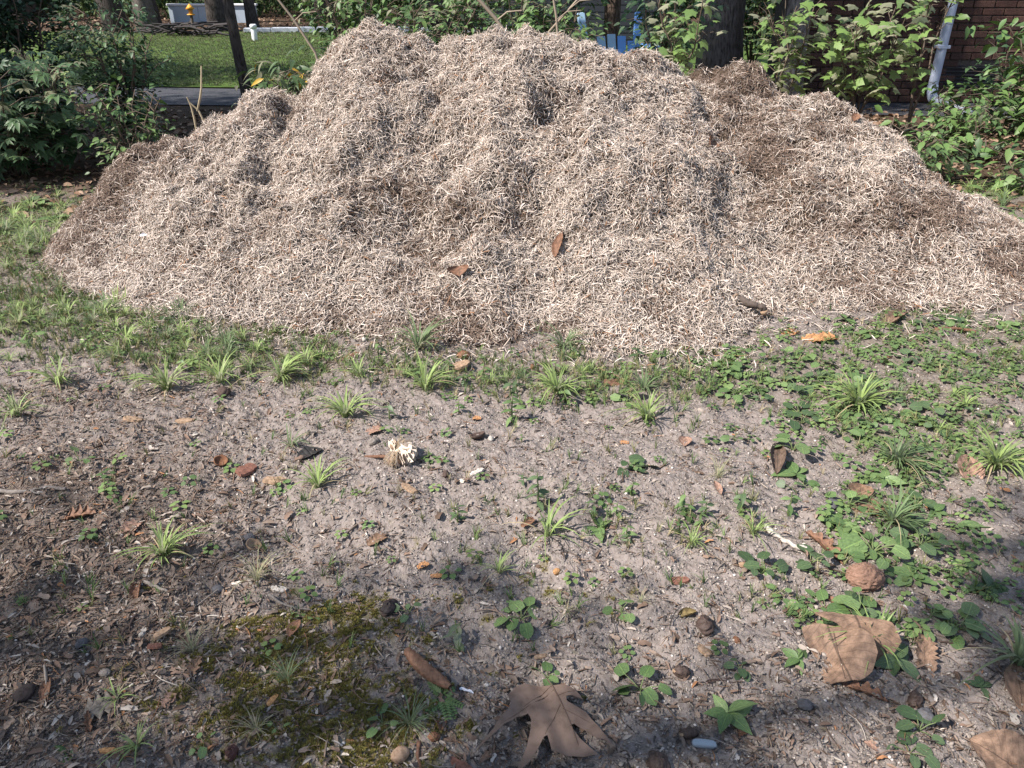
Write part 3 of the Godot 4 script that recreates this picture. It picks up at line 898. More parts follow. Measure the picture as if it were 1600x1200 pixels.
func _ready() -> void:
	# ---------- camera, sky, sun, exposure ----------
	var cam := Camera3D.new()
	cam.name = "camera"
	cam.position = Vector3(0, 1.2, 0)
	cam.rotation_degrees = Vector3(-28.0, 0, 0)
	cam.fov = 52.8
	cam.near = 0.05
	cam.far = 400.0
	add_child(cam)
	cam.current = true
	var env := Environment.new()
	env.background_mode = Environment.BG_SKY
	env.tonemap_mode = Environment.TONE_MAPPER_LINEAR
	env.tonemap_exposure = 2.1
	env.sdfgi_enabled = true
	env.ssao_enabled = true
	env.ssil_enabled = true
	var air := ProceduralSkyMaterial.new()
	air.sky_top_color = Color(0.56, 0.64, 0.77)
	air.sky_horizon_color = Color(0.80, 0.83, 0.88)
	air.ground_bottom_color = Color(0.25, 0.24, 0.22)
	air.ground_horizon_color = Color(0.6, 0.62, 0.62)
	air.sky_curve = 0.2
	air.energy_multiplier = 0.72
	var sky := Sky.new()
	sky.sky_material = air
	env.sky = sky
	var we := WorldEnvironment.new()
	we.name = "air"
	we.environment = env
	add_child(we)
	var sun := DirectionalLight3D.new()
	sun.name = "sun"
	sun.light_energy = 1.6
	sun.light_color = Color(1.0, 0.967, 0.938)
	sun.light_angular_distance = 0.55
	sun.shadow_enabled = true
	add_child(sun)
	sun.look_at_from_position(Vector3.ZERO, Vector3(0.64, -0.74, -0.26), Vector3.UP)

	rng.seed = 20240
	for e in [[noise_broad, 0.9, 4, 11], [noise_lump, 7.0, 4, 12], [noise_crumb, 34.0, 4, 13], [noise_cell, 42.0, 2, 14]]:
		e[0].noise_type = FastNoiseLite.TYPE_SIMPLEX_SMOOTH
		e[0].frequency = e[1]
		e[0].fractal_octaves = e[2]
		e[0].seed = e[3]
	noise_cell.noise_type = FastNoiseLite.TYPE_CELLULAR
	noise_cell.cellular_return_type = FastNoiseLite.RETURN_DISTANCE
	# ---------- setting ----------
	make_ground()
	make_heap()
	make_background()
	make_shade_trees()
	# ---------- what lies and grows on the ground ----------
	make_ground_stuff()
	make_tufts()
	make_weeds()
	make_fallen_leaves()
	make_nuts()
	make_twigs()
	make_chips()
	make_curiosities()

# ---------- small ground matter ----------
func make_ground_stuff() -> void:
	var r := rng
	# soil crumbs
	var crumb := lump(Vector3(1, 0.7, 1), 0.5, 3, 4, 6)
	var crumb2 := lump(Vector3(1, 0.55, 0.8), 0.7, 9, 4, 6)
	for pass_k in 2:
		var at := []
		var tint := []
		while at.size() < 26000:
			var z := -0.75 - 2.0 * pow(r.randf(), 1.3)
			var half := 0.35 - z * 0.72
			var x := r.randf_range(-half, half)
			if heap_height(x, z) > 0.0:
				continue
			var q := clampf(0.0028 + absf(r.randfn()) * 0.0030, 0.002, 0.014)
			var b := Basis(Vector3(r.randfn(), r.randfn(), r.randfn()).normalized(), r.randf() * TAU).scaled(Vector3(q, q * 0.8, q))
			at.append(Transform3D(b, Vector3(x, ground_height(x, z) + q * 0.12, z)))
			var n1 := noise_lump.get_noise_2d(x * 1.7 + 11.0, z * 1.7)
			var c := Color(0.265, 0.230, 0.20).lerp(Color(0.14, 0.112, 0.09), clampf(litter_at(x, z) + n1 * 0.3, 0.0, 1.0) * 0.7) * r.randf_range(0.6, 1.25)
			var odd := r.randf()
			if odd < 0.035:
				c = Color(0.47, 0.43, 0.39)
			elif odd < 0.12:
				c = Color(0.085, 0.078, 0.075)
			c.a = 1.0
			tint.append(c)
		swarm("soil_crumbs", crumb if pass_k == 0 else crumb2, tinted("crumb", 0.95, 0.0, 0.2), at, tint, self, "small crumbs of dry grey-brown soil strewn over the yard")
	# litter: torn bits of leaf and bark
	var bits := [sheet(1, 0.6, 2, 0.6, 0.2, 0.12, 5, 3, 1.0), sheet(1, 0.45, 0, 0.8, 0.3, 0.1, 5, 3, 2.0), sheet(1, 0.8, 2, 0.3, 0.4, 0.2, 5, 3, 3.0), strand(1.0, 0.09, 0.2, 0.3, 0.6), strand(1.0, 0.16, 0.0, 0.1, 0.4), sheet(1, 0.35, 1, 0.7, 0.3, 0.2, 7, 3, 4.0), strand(1.0, 0.032, 0.3, 0.5, 0.3)]
	var counts := [6000, 5000, 4500, 6500, 3200, 2200, 2600]
	for k in bits.size():
		var at := []
		var tint := []
		while at.size() < counts[k]:
			var z := -0.72 - 2.2 * pow(r.randf(), 1.2)
			var half := 0.4 - z * 0.74
			var x := r.randf_range(-half, half)
			var patch := litter_at(x, z) + 0.35 * noise_lump.get_noise_2d(x * 0.7 + 4.0, z * 0.7)
			if r.randf() > patch * 0.95 + (0.06 if k < 6 else 0.35) or heap_height(x, z) > 0.01:
				continue
			var q := clampf(0.006 + absf(r.randfn()) * 0.0085, 0.004, 0.038)
			if k >= 3 and k < 5:
				q *= 1.5
			elif k == 6:
				q *= 3.0
			var b := Basis(Quaternion(Vector3.UP, surface_normal(x, z))) * Basis(Vector3.UP, r.randf() * TAU) * Basis(Vector3.BACK, r.randfn() * 0.22) * Basis(Vector3.RIGHT, r.randfn() * 0.25)
			b = b.scaled_local(Vector3.ONE * q)
			at.append(Transform3D(b, Vector3(x, ground_height(x, z) + r.randf_range(0.0, 0.004), z)))
			var p := r.randf()
			var c := Color(0.115, 0.078, 0.056)
			if p < 0.28:
				c = Color(0.17, 0.115, 0.085)
			elif p < 0.5:
				c = Color(0.225, 0.17, 0.132)
			elif p < 0.62:
				c = Color(0.30, 0.255, 0.215)
			elif p < 0.635:
				c = Color(0.33, 0.165, 0.08)
			elif p < 0.665:
				c = Color(0.44, 0.39, 0.335)
			elif p < 0.85:
				c = Color(0.062, 0.052, 0.048)
			c *= r.randf_range(0.75, 1.15)
			c.a = 1.0
			tint.append(c)
		swarm("leaf_litter", bits[k], tinted("litter", 0.8, 0.1, 0.3), at, tint, self, "torn bits of brown leaf, bark and stem littering the soil")
	# moss
	var sprig := Shape.new()
	for k in 7:
		var a := k * 2.4
		add_shape(sprig, green_leaf(1.0, 0.22, 0.2, -0.3, 2), Transform3D(Basis(Vector3.UP, a) * Basis(Vector3.BACK, 0.5 + 0.13 * k), Vector3.ZERO))
	var mat_at := []
	var mat_tint := []
	var tries := 0
	while mat_at.size() < 15000 and tries < 900000:
		tries += 1
		var z := r.randf_range(-1.45, -0.75)
		var x := r.randf_range(-0.95, 0.4)
		var n1 := noise_lump.get_noise_2d(x * 1.7 + 11.0, z * 1.7)
		var n2 := noise_crumb.get_noise_2d(x * 0.8 + 3.0, z * 0.8)
		var m := moss_at(x, z) + n1 * 0.9 + n2 * 0.6 + 0.25 * noise_cell.get_noise_2d(x * 0.4, z * 0.4)
		if m < 0.6 or r.randf() > (m - 0.5) * 1.3:
			continue
		var q := r.randf_range(0.004, 0.0085)
		mat_at.append(Transform3D(Basis(Vector3.UP, r.randf() * TAU).scaled(Vector3(q, q * r.randf_range(0.6, 1.1), q)), Vector3(x, ground_height(x, z) - 0.0005, z)))
		var c := Color(0.31, 0.265, 0.08).lerp(Color(0.17, 0.165, 0.055), r.randf()) * r.randf_range(0.6, 1.3)
		if r.randf() < 0.18:
			c = Color(0.20, 0.145, 0.065)
		c.a = 1.0
		mat_tint.append(c)
	swarm("moss", sprig.mesh(), tinted("moss", 0.9, 0.25, 0.2), mat_at, mat_tint, self, "olive-yellow moss creeping over the soil in ragged patches")
	# short scattered grass and tiny ground cover
	var tiny := blades(9, 1.0, 0.05, 0.75, 91)
	var clover := Shape.new()
	for k in 6:
		var a := k * 1.05 + 0.2 * (k % 3)
		var tr := Transform3D(Basis(Vector3.UP, a), Vector3(cos(a) * 0.28, 0.30 + 0.09 * (k % 3), -sin(a) * 0.28))
		add_shape(clover, green_leaf(0.55, 0.46, 0.12, 0.2, 3, true), tr)
	var tiny_mesh := tiny.mesh()
	var clover_mesh := clover.mesh()
	for k in 2:
		var at := []
		var tint := []
		while at.size() < (6800 if k == 0 else 1900):
			var z := r.randf_range(-5.4, -3.0) if r.randf() < 0.5 else r.randf_range(-3.1, -1.1)
			var half := 0.4 - z * 0.78
			var x := r.randf_range(-half, half)
			var want := green_at(x, z)
			if k == 1:
				want = want * (0.45 + 0.55 * smoothstep(0.2, 0.8, x)) if z > -3.4 else want * 0.8
			else:
				want = want * (1.0 - 0.6 * smoothstep(0.4, 0.9, x))
			want += 0.45 * noise_lump.get_noise_2d(x * 0.6 + 31.0, z * 0.6)
			if r.randf() > want * want * 1.1 + 0.015 or heap_height(x, z) > 0.03:
				continue
			var q := r.randf_range(0.025, 0.055) if k == 0 else r.randf_range(0.016, 0.034)
			at.append(Transform3D(Basis(Vector3(r.randfn() * 0.15, 1, r.randfn() * 0.15).normalized(), r.randf() * TAU).scaled(Vector3.ONE * q), Vector3(x, ground_height(x, z), z)))
			var c := Color(0.145, 0.205, 0.07).lerp(Color(0.08, 0.13, 0.05), r.randf()) * r.randf_range(0.7, 1.25)
			if k == 0 and r.randf() < 0.3:
				c = Color(0.17, 0.17, 0.075)
			if k == 0 and r.randf() < 0.12:
				c = Color(0.33, 0.28, 0.17)
			c.a = 1.0
			tint.append(c)
		if k == 0:
			swarm("grass", tiny_mesh, tinted("blade", 0.6, 0.3), at, tint, self, "short sparse green grass between the tufts")
		else:
			swarm("ground_cover", clover_mesh, tinted("blade", 0.6, 0.3), at, tint, self, "mat of tiny round-leaved weeds over the soil")

func blades(n: int, H: float, w: float, lean: float, sd: int) -> Shape:
	var r := RandomNumberGenerator.new()
	r.seed = sd
	var bias := r.randf() * TAU
	var s := Shape.new()
	for k in n:
		var a := r.randf() * TAU if r.randf() < 0.55 else bias + r.randfn() * 0.7
		var tall := H * r.randf_range(0.3, 1.0) * (1.25 if r.randf() < 0.15 else 1.0)
		var out := lean * r.randf_range(0.25, 1.5)
		var dir := Vector3(cos(a), 0, sin(a))
		var across := Vector3(-sin(a), 0, cos(a)) * w * H * 0.5 * r.randf_range(0.7, 1.2)
		var root := dir * H * 0.06 * r.randf() + Vector3(r.randfn(), 0, r.randfn()) * H * 0.03
		var f := s.v.size()
		for i in 6:
			var t := i / 5.0
			var p := root + dir * tall * out * pow(t, 1.6) + Vector3(0, tall * (t - 0.55 * out * t * t * t), 0)
			var q := (1.0 - pow(t, 2.2)) * (0.6 + 0.4 * minf(1.0, t * 3.0))
			s.vert(p - across * q + dir * 0.15 * across.length() * q, Vector2(t, 0))
			s.vert(p - Vector3(0, across.length() * 0.35 * q, 0), Vector2(t, 0.5))
			s.vert(p + across * q + dir * 0.15 * across.length() * q, Vector2(t, 1))
		for i in 5:
			for j in 2:
				var b := f + i * 3 + j
				s.quad(b, b + 1, b + 4, b + 3)
	return s

func make_tufts() -> void:
	var tones := [[lin(0.20, 0.275, 0.085), lin(0.145, 0.20, 0.065)], [lin(0.10, 0.15, 0.065), lin(0.085, 0.12, 0.055)], [lin(0.19, 0.195, 0.105), lin(0.30, 0.26, 0.165)]]
	var k := 0
	for row in TUFTS:
		k += 1
		var e: Array = row.duplicate()
		var at := Vector3(e[0], ground_height(e[0], e[1]) - 0.003, e[1])
		var o := thing("grass_tuft", e[5], "grass tuft", at, 0.0, "grass tufts on the yard")
		var fine: bool = e[3] == 2 or (e[4] >= 60 and e[1] > -1.25)
		var w := 0.022 if fine else 0.055
		e[2] *= 0.74 if fine else 0.9
		e[4] = int(e[4] * (0.62 if fine else 0.85))
		var a := part("green_blades", blades(e[4], e[2], w, 0.85, 400 + k).mesh(), leafy("tuft_%d_a" % e[3], tones[e[3]][0]), o)
		a.set_meta("kind", "stuff")
		var b := part("darker_blades", blades(int(e[4] * 0.6), e[2] * 0.9, w, 1.05, 700 + k).mesh(), leafy("tuft_%d_b" % e[3], tones[e[3]][1]), o)
		b.set_meta("kind", "stuff")
		var d := part("dry_blades", blades(maxi(3, int(e[4] * 0.16)), e[2] * 0.8, w * 0.8, 1.3, 900 + k).mesh(), leafy("tuft_dry", lin(0.33, 0.27, 0.16)), o)
		d.set_meta("kind", "stuff")
	# the looser tufts of the three green bands
	var bands := [[-1.6, -2.82, 0.7, 0.28, 60, 0.085, "grass tuft in the green band along the pile's left foot"], [-1.05, -2.45, 0.45, 0.14, 22, 0.08, "grass tuft at the lower edge of the left green band"], [0.1, -2.32, 0.55, 0.12, 18, 0.06, "small grass tuft in the thin green band below the pile's middle"], [1.35, -2.35, 0.45, 0.3, 12, 0.06, "small grass tuft among the ground cover below the pile's right flank"], [-2.6, -3.8, 0.5, 0.6, 70, 0.11, "grass tuft in the shady grass beside the pile's left end"], [3.0, -4.3, 0.5, 0.6, 26, 0.12, "grass tuft behind the pile's right end"]]
	var protos := []
	for v in 5:
		protos.append([blades(26, 1.0, 0.055, 0.9, 50 + v).mesh(), blades(14, 0.9, 0.045, 1.1, 70 + v).mesh()])
	for bd in bands:
		for n in bd[4]:
			var x: float = bd[0] + rng.randfn() * bd[2] * 0.6
			var z: float = bd[1] + rng.randfn() * bd[3] * 0.6
			if heap_height(x, z) > 0.02:
				continue
			var o := thing("grass_tuft", bd[6], "grass tuft", Vector3(x, ground_height(x, z) - 0.003, z), rng.randf() * TAU, bd[6].replace("grass tuft", "grass tufts"))
			var v := rng.randi() % 5
			var q: float = bd[5] * rng.randf_range(0.65, 1.3)
			var tone: int = 0 if rng.randf() < 0.6 else 1
			var a := part("green_blades", protos[v][0], leafy("tuft_%d_a" % tone, tones[tone][0]), o)
			a.scale = Vector3.ONE * q
			a.set_meta("kind", "stuff")
			var b := part("darker_blades", protos[v][1], leafy("tuft_%d_b" % tone, tones[tone][1]), o)
			b.scale = Vector3.ONE * q
			b.set_meta("kind", "stuff")

func weed(o: Node3D, R: float, kind: int, n: int, tone: int, sd: int) -> void:
	var r := RandomNumberGenerator.new()
	r.seed = sd
	var cols := [lin(0.165, 0.265, 0.095), lin(0.105, 0.17, 0.075), lin(0.22, 0.26, 0.155)]
	var col: Color = cols[tone]
	for k in n:
		var a := k * 2.4 + r.randf_range(-0.35, 0.35)
		var far := R * (0.35 + 0.65 * sqrt((k + 0.5) / n)) * r.randf_range(0.85, 1.1)
		var v := r.randi() % 3
		var shade := Color(col.r * (0.86 + 0.12 * v), col.g * (0.88 + 0.09 * v), col.b * (0.86 + 0.12 * v))
		var m := leafy("weed_%d_%d" % [tone, v], shade, 0.3, 0.5)
		m.albedo_texture = green_veins()
		var lift := R * r.randf_range(0.12, 0.5)
		var leaf: MeshInstance3D
		match kind:
			0:
				leaf = part("leaf", weed_mesh("round"), m, o)
				leaf.scale = Vector3(1, 1, r.randf_range(0.75, 1.0)) * R * r.randf_range(0.34, 0.82)
				leaf.position = Vector3(cos(a), 0, -sin(a)) * (far - R * 0.3) + Vector3(0, lift, 0)
			1:
				leaf = part("leaf", weed_mesh("broad"), m, o)
				leaf.scale = Vector3.ONE * R * r.randf_range(0.75, 1.1)
				leaf.position = Vector3(0, R * 0.06 + 0.02 * R * k, 0)
			2:
				leaf = part("leaf", weed_mesh("feather"), m, o)
				leaf.scale = Vector3.ONE * R * r.randf_range(0.7, 1.1)
				leaf.position = Vector3(0, R * 0.04, 0)
			3:
				leaf = part("leaf", weed_mesh("narrow"), m, o)
				leaf.scale = Vector3.ONE * R * r.randf_range(0.45, 0.7)
				leaf.position = Vector3(0, R * (0.15 + 0.16 * k), 0)
		leaf.rotation = Vector3(r.randfn() * 0.32, a + r.randfn() * 0.5, r.randf_range(0.0, 0.35) if kind == 1 or kind == 2 else r.randf_range(-0.25, 0.2))
		if kind == 0:
			var s := Shape.new()
			tube(s, PackedVector3Array([Vector3.ZERO, leaf.position * Vector3(0.5, 0.75, 0.5), leaf.position]), PackedFloat32Array([R * 0.03, R * 0.025, R * 0.02]), 4)
			part("stalk", s.mesh(), leafy("weed_stalk", lin(0.13, 0.17, 0.07)), o)
	if kind == 3:
		var s := Shape.new()
		tube(s, PackedVector3Array([Vector3.ZERO, Vector3(R * 0.04, R * 0.6, 0), Vector3(0, R * (0.2 + 0.16 * n), R * 0.05)]), PackedFloat32Array([R * 0.05, R * 0.04, R * 0.02]), 5)
		part("stem", s.mesh(), leafy("weed_stalk", lin(0.13, 0.17, 0.07)), o)

var green_vein_tex: ImageTexture
func green_veins() -> ImageTexture:
	if green_vein_tex == null:
		var im := Image.create(128, 128, false, Image.FORMAT_RGB8)
		var n := FastNoiseLite.new()
		n.seed = 9
		n.frequency = 0.05
		for y in 128:
			for x in 128:
				var q := absf(y / 128.0 - 0.5) * 2.0
				var g := 0.80 + 0.16 * n.get_noise_2d(x, y)
				var yellow := 0.0
				if q < 0.05:
					yellow = 0.20
				elif fposmod((x / 128.0 - q * 0.45) * 6.0, 1.0) < 0.14:
					yellow = 0.09
				im.set_pixel(x, y, Color(minf(1.0, g + yellow), minf(1.0, g + yellow * 0.9), minf(1.0, g + yellow * 0.5)))
		im.generate_mipmaps()
		green_vein_tex = ImageTexture.create_from_image(im)
	return green_vein_tex

var weed_meshes := {}
func weed_mesh(kind: String) -> ArrayMesh:
	if weed_meshes.is_empty():
		weed_meshes["round"] = green_leaf(1.0, 0.95, 0.10, 0.12, 8, true).mesh()
		weed_meshes["broad"] = green_leaf(1.0, 0.50, 0.22, 0.25, 8).mesh()
		weed_meshes["narrow"] = green_leaf(1.0, 0.42, 0.2, 0.3, 7).mesh()
		var f := Shape.new()
		for k in 7:
			var t := 0.2 + 0.12 * k
			for side in [-1.0, 1.0]:
				add_shape(f, green_leaf(0.30 * (1.1 - t * 0.6), 0.13, 0.2, 0.1, 3), Transform3D(Basis(Vector3.UP, side * 1.0), Vector3(t, -0.2 * t * t, 0)))
		tube(f, PackedVector3Array([Vector3.ZERO, Vector3(0.5, -0.05, 0), Vector3(1.0, -0.2, 0)]), PackedFloat32Array([0.018, 0.014, 0.006]), 4)
		weed_meshes["feather"] = f.mesh()
	return weed_meshes[kind]

func make_weeds() -> void:
	var k := 0
	for e in WEEDS:
		k += 1
		var o := thing("weed_plant", e[6], "weed", Vector3(e[0], ground_height(e[0], e[1]), e[1]), 0.7 * k, "single weeds on the yard")
		weed(o, e[2], e[3], e[4], e[5], 100 + k)
	var areas := [[1.15, -2.28, 0.36, 0.26, 44, 0, "round-leaved seedling in the ground cover below the pile's right flank"], [1.65, -2.6, 0.36, 0.26, 22, 0, "round-leaved seedling in the ground cover near the pile's right end"], [1.16, -1.85, 0.26, 0.2, 22, 0, "round-leaved seedling around the dark grass tuft in the ground cover"], [0.95, -1.42, 0.18, 0.2, 16, 1, "dark round-leaved seedling in the ground cover around the rough brown ball"], [0.25, -1.55, 0.3, 0.1, 14, 3, "small pointed seedling in the sparse weeds below the bare path"], [-0.1, -2.25, 0.5, 0.12, 16, 3, "small leafy seedling in the thin green band below the pile"], [-1.6, -2.75, 0.5, 0.2, 16, 0, "round-leaved seedling among the grass of the left green band"], [-2.75, -4.35, 0.45, 0.5, 26, 1, "broad-leaved shade weed beside the pile's left end"], [2.75, -4.1, 0.4, 0.5, 20, 1, "broad-leaved weed behind the pile's right end"], [0.7, -1.25, 0.3, 0.16, 10, 0, "tiny round-leaved seedling on the grey soil above the crumpled leaf"]]
	for a in areas:
		for n in a[4]:
			var x: float = a[0] + rng.randfn() * a[2] * 0.75
			var z: float = a[1] + rng.randfn() * a[3] * 0.75
			if heap_height(x, z) > 0.01:
				continue
			k += 1
			var o := thing("weed_plant", a[6], "weed", Vector3(x, ground_height(x, z), z), rng.randf() * TAU, a[6].replace("seedling", "seedlings").replace("weed ", "weeds "))
			var R := rng.randf_range(0.026, 0.058) * (1.7 if z < -3.5 else 1.0)
			weed(o, R, a[5], rng.randi_range(4, 7) if a[5] != 3 else 6, 0 if rng.randf() < 0.6 else 1, 1000 + k)

# ---------- fallen leaves ----------
var DRY := {"tan": Vector3(0.265, 0.175, 0.124), "brown": Vector3(0.235, 0.15, 0.10), "grey": Vector3(0.23, 0.20, 0.17), "rust": Vector3(0.24, 0.13, 0.082), "dark": Vector3(0.15, 0.105, 0.08), "pink": Vector3(0.37, 0.235, 0.18), "orange": Vector3(0.50, 0.26, 0.12), "black": Vector3(0.04, 0.038, 0.038), "olive": Vector3(0.26, 0.20, 0.09), "oak": Vector3(0.20, 0.140, 0.108)}
var veins: ImageTexture
var blotch: NoiseTexture2D

func dry(col: String) -> StandardMaterial3D:
	if mats.has("dry_" + col):
		return mats["dry_" + col]
	var c: Vector3 = DRY[col]
	var m := leafy("dry_" + col, lin(c.x, c.y, c.z), 0.18, 0.7)
	m.albedo_texture = veins if col != "oak" else blotch
	if col == "oak":
		m.uv1_triplanar = true
		m.uv1_scale = Vector3.ONE * 5.0
	return m

func make_fallen_leaves() -> void:
	veins = vein_texture(4)
	blotch = noise_tex(0.012, [[0.0, Color(0.72, 0.70, 0.68)], [0.5, Color(0.92, 0.91, 0.90)], [1.0, Color(1, 1, 1)]], 512, FastNoiseLite.TYPE_SIMPLEX_SMOOTH, 5, 35)
	var k := 0
	for e in LEAVES:
		k += 1
		var x: float = e[0]
		var z: float = e[1]
		var n := surface_normal(x, z) if e[9] == 1 else Vector3.UP
		var o := thing("fallen_leaf" if e[5] != 2 else "leaf_scrap", e[10], "leaf", Vector3(x, surface_height(x, z) + (0.028 if e[9] == 1 else 0.001), z), 0.0, "fallen leaves")
		o.basis = Basis(Quaternion(Vector3.UP, n)) * Basis(Vector3.UP, e[2]) * Basis(Vector3.RIGHT, rng.randfn() * 0.10) * Basis(Vector3.BACK, rng.randf_range(0.0, 0.14))
		part("blade", sheet(e[3], e[4], e[5], e[7], e[8], 0.10, 22, 8, k * 1.7), dry(e[6]), o)
		if e[5] < 2 and e[3] > 0.04:
			var s := Shape.new()
			tube(s, PackedVector3Array([Vector3(-e[3] * 0.5, 0.003, 0), Vector3(-e[3] * 0.62, 0.004, e[3] * 0.02), Vector3(-e[3] * 0.72, 0.002, e[3] * 0.06)]), PackedFloat32Array([0.0012, 0.001, 0.0012]), 5)
			part("stalk", s.mesh(), dry("dark"), o)
	big_oak_leaf()
	rolled_leaf()
	crumpled_leaf()

func cut_sheet(poly: PackedVector2Array, cell: float, bend: Callable) -> ArrayMesh:
	# a flat outline cut into small cells so that it can be bent, with a back face
	var lo := Vector2(1e9, 1e9)
	var hi := -lo
	for p in poly:
		lo = lo.min(p)
		hi = hi.max(p)
	var s := Shape.new()
	var seen := {}
	var y := lo.y
	while y < hi.y:
		var x := lo.x
		while x < hi.x:
			var sq := PackedVector2Array([Vector2(x, y), Vector2(x + cell, y), Vector2(x + cell, y + cell), Vector2(x, y + cell)])
			for pc in Geometry2D.intersect_polygons(poly, sq):
				var tr := Geometry2D.triangulate_polygon(pc)
				for q in range(0, tr.size(), 3):
					var id := []
					for m in 3:
						var p: Vector2 = pc[tr[q + m]]
						var key := Vector2i((p * 20000.0).round())
						if not seen.has(key):
							seen[key] = s.vert(bend.call(p), Vector2((p.y - lo.y) / (hi.y - lo.y), (p.x - lo.x) / (hi.x - lo.x)))
						id.append(seen[key])
					var a: Vector2 = pc[tr[q]]
					if (Vector2(pc[tr[q + 1]]) - a).cross(Vector2(pc[tr[q + 2]]) - a) > 0.0:
						s.tri(id[0], id[2], id[1])
					else:
						s.tri(id[0], id[1], id[2])
			x += cell
		y += cell
	var n0 := s.v.size()
	var t0 := s.t.duplicate()
	for q in n0:
		s.vert(s.v[q] - Vector3(0, 0.0009, 0), s.uv[q])
	for q in range(0, t0.size(), 3):
		s.t.append_array(PackedInt32Array([t0[q] + n0, t0[q + 2] + n0, t0[q + 1] + n0]))
	return s.mesh()

func big_oak_leaf() -> void:
	var at := Vector3(OAK_AT.x, ground_height(OAK_AT.x, OAK_AT.y), OAK_AT.y)
	var o := thing("oak_leaf", "large brown oak leaf with deep pointed lobes, lying dry on the soil", "leaf", at, 0.0, "fallen leaves")
	var arch := func(p: Vector2) -> Vector3:
		var rise := 0.030 - 1.4 * p.length_squared() + 0.006 * noise_lump.get_noise_2d(p.x * 1.3, p.y * 1.3)
		rise += 0.010 * sin(p.x * 60.0 + p.y * 22.0) * clampf(p.length() * 9.0, 0.0, 1.0)
		var rib := absf(p.x - p.y * 0.35 - 0.012)
		rise -= 0.006 * exp(-rib * rib * 6000.0)
		return Vector3(p.x, maxf(rise, 0.004) + 0.008, p.y)
	part("blade", cut_sheet(OAK_OUTLINE, 0.006, arch), dry("oak"), o)
	var rib := Shape.new()
	var pts := PackedVector3Array()
	var rad := PackedFloat32Array()
	for k in 12:
		var t := k / 11.0
		var p := Vector2(0.010, -0.082).lerp(Vector2(0.058, 0.058), t)
		pts.append(arch.call(p) + Vector3(0, 0.0006, 0))
		rad.append(lerpf(0.0016, 0.0005, t))
	tube(rib, pts, rad, 5)
	part("midrib", rib.mesh(), plain("rib", lin(0.10, 0.068, 0.05), 0.8), o)
	for e in [[Vector2(0.016, -0.06), Vector2(-0.055, 0.005)], [Vector2(0.024, -0.035), Vector2(0.075, -0.055)], [Vector2(0.034, -0.005), Vector2(0.10, 0.02)], [Vector2(0.030, -0.015), Vector2(-0.01, 0.07)], [Vector2(0.02, -0.05), Vector2(-0.11, 0.05)]]:
		var s := Shape.new()
		var ps := PackedVector3Array()
		var rs := PackedFloat32Array()
		for k in 7:
			var t := k / 6.0
			ps.append(arch.call(e[0].lerp(e[1], t * 0.75)) + Vector3(0, 0.0003, 0))
			rs.append(lerpf(0.0009, 0.0003, t))
		tube(s, ps, rs, 4)
		part("side_vein", s.mesh(), plain("rib", lin(0.10, 0.068, 0.05), 0.8), o)

func rolled_leaf() -> void:
	# a brown leaf rolled into a ribbed tube
	var a := Vector2(-0.205, -1.098)
	var b := Vector2(-0.118, -1.015)
	var mid := (a + b) * 0.5
	var o := thing("rolled_leaf", "red-brown leaf rolled into a ribbed tube on the moss", "leaf", Vector3(mid.x, ground_height(mid.x, mid.y), mid.y), 0.0, "fallen leaves")
	var s := Shape.new()
	var L := a.distance_to(b) * 1.06
	for i in 33:
		var t := i / 32.0
		var rad := 0.0135 * pow(sin(PI * clampf(0.10 + 0.86 * t, 0.0, 1.0)), 0.45) * (1.0 + 0.06 * sin(t * 62.0))
		for j in 19:
			var q := j / 18.0 * 6.9 + 0.6
			var rr := rad * (1.0 - 0.035 * q * 0.5)
			s.vert(Vector3((t - 0.5) * L, 0.0125 + rr * sin(q), rr * cos(q) * 1.1 + 0.006 * sin(t * 3.0)), Vector2(t, j / 18.0))
	for i in 32:
		for j in 18:
			var q := i * 19 + j
			s.quad(q, q + 1, q + 20, q + 19)
	var blade := part("rolled_blade", s.mesh(), dry("rust"), o)
	blade.rotation.y = atan2(-(b - a).y, (b - a).x)
	var st := Shape.new()
	tube(st, PackedVector3Array([Vector3(L * 0.46, 0.012, 0), Vector3(L * 0.56, 0.006, 0.003), Vector3(L * 0.66, 0.003, -0.002)]), PackedFloat32Array([0.0025, 0.0013, 0.0010]), 5)
	part("stalk", st.mesh(), dry("dark"), blade)

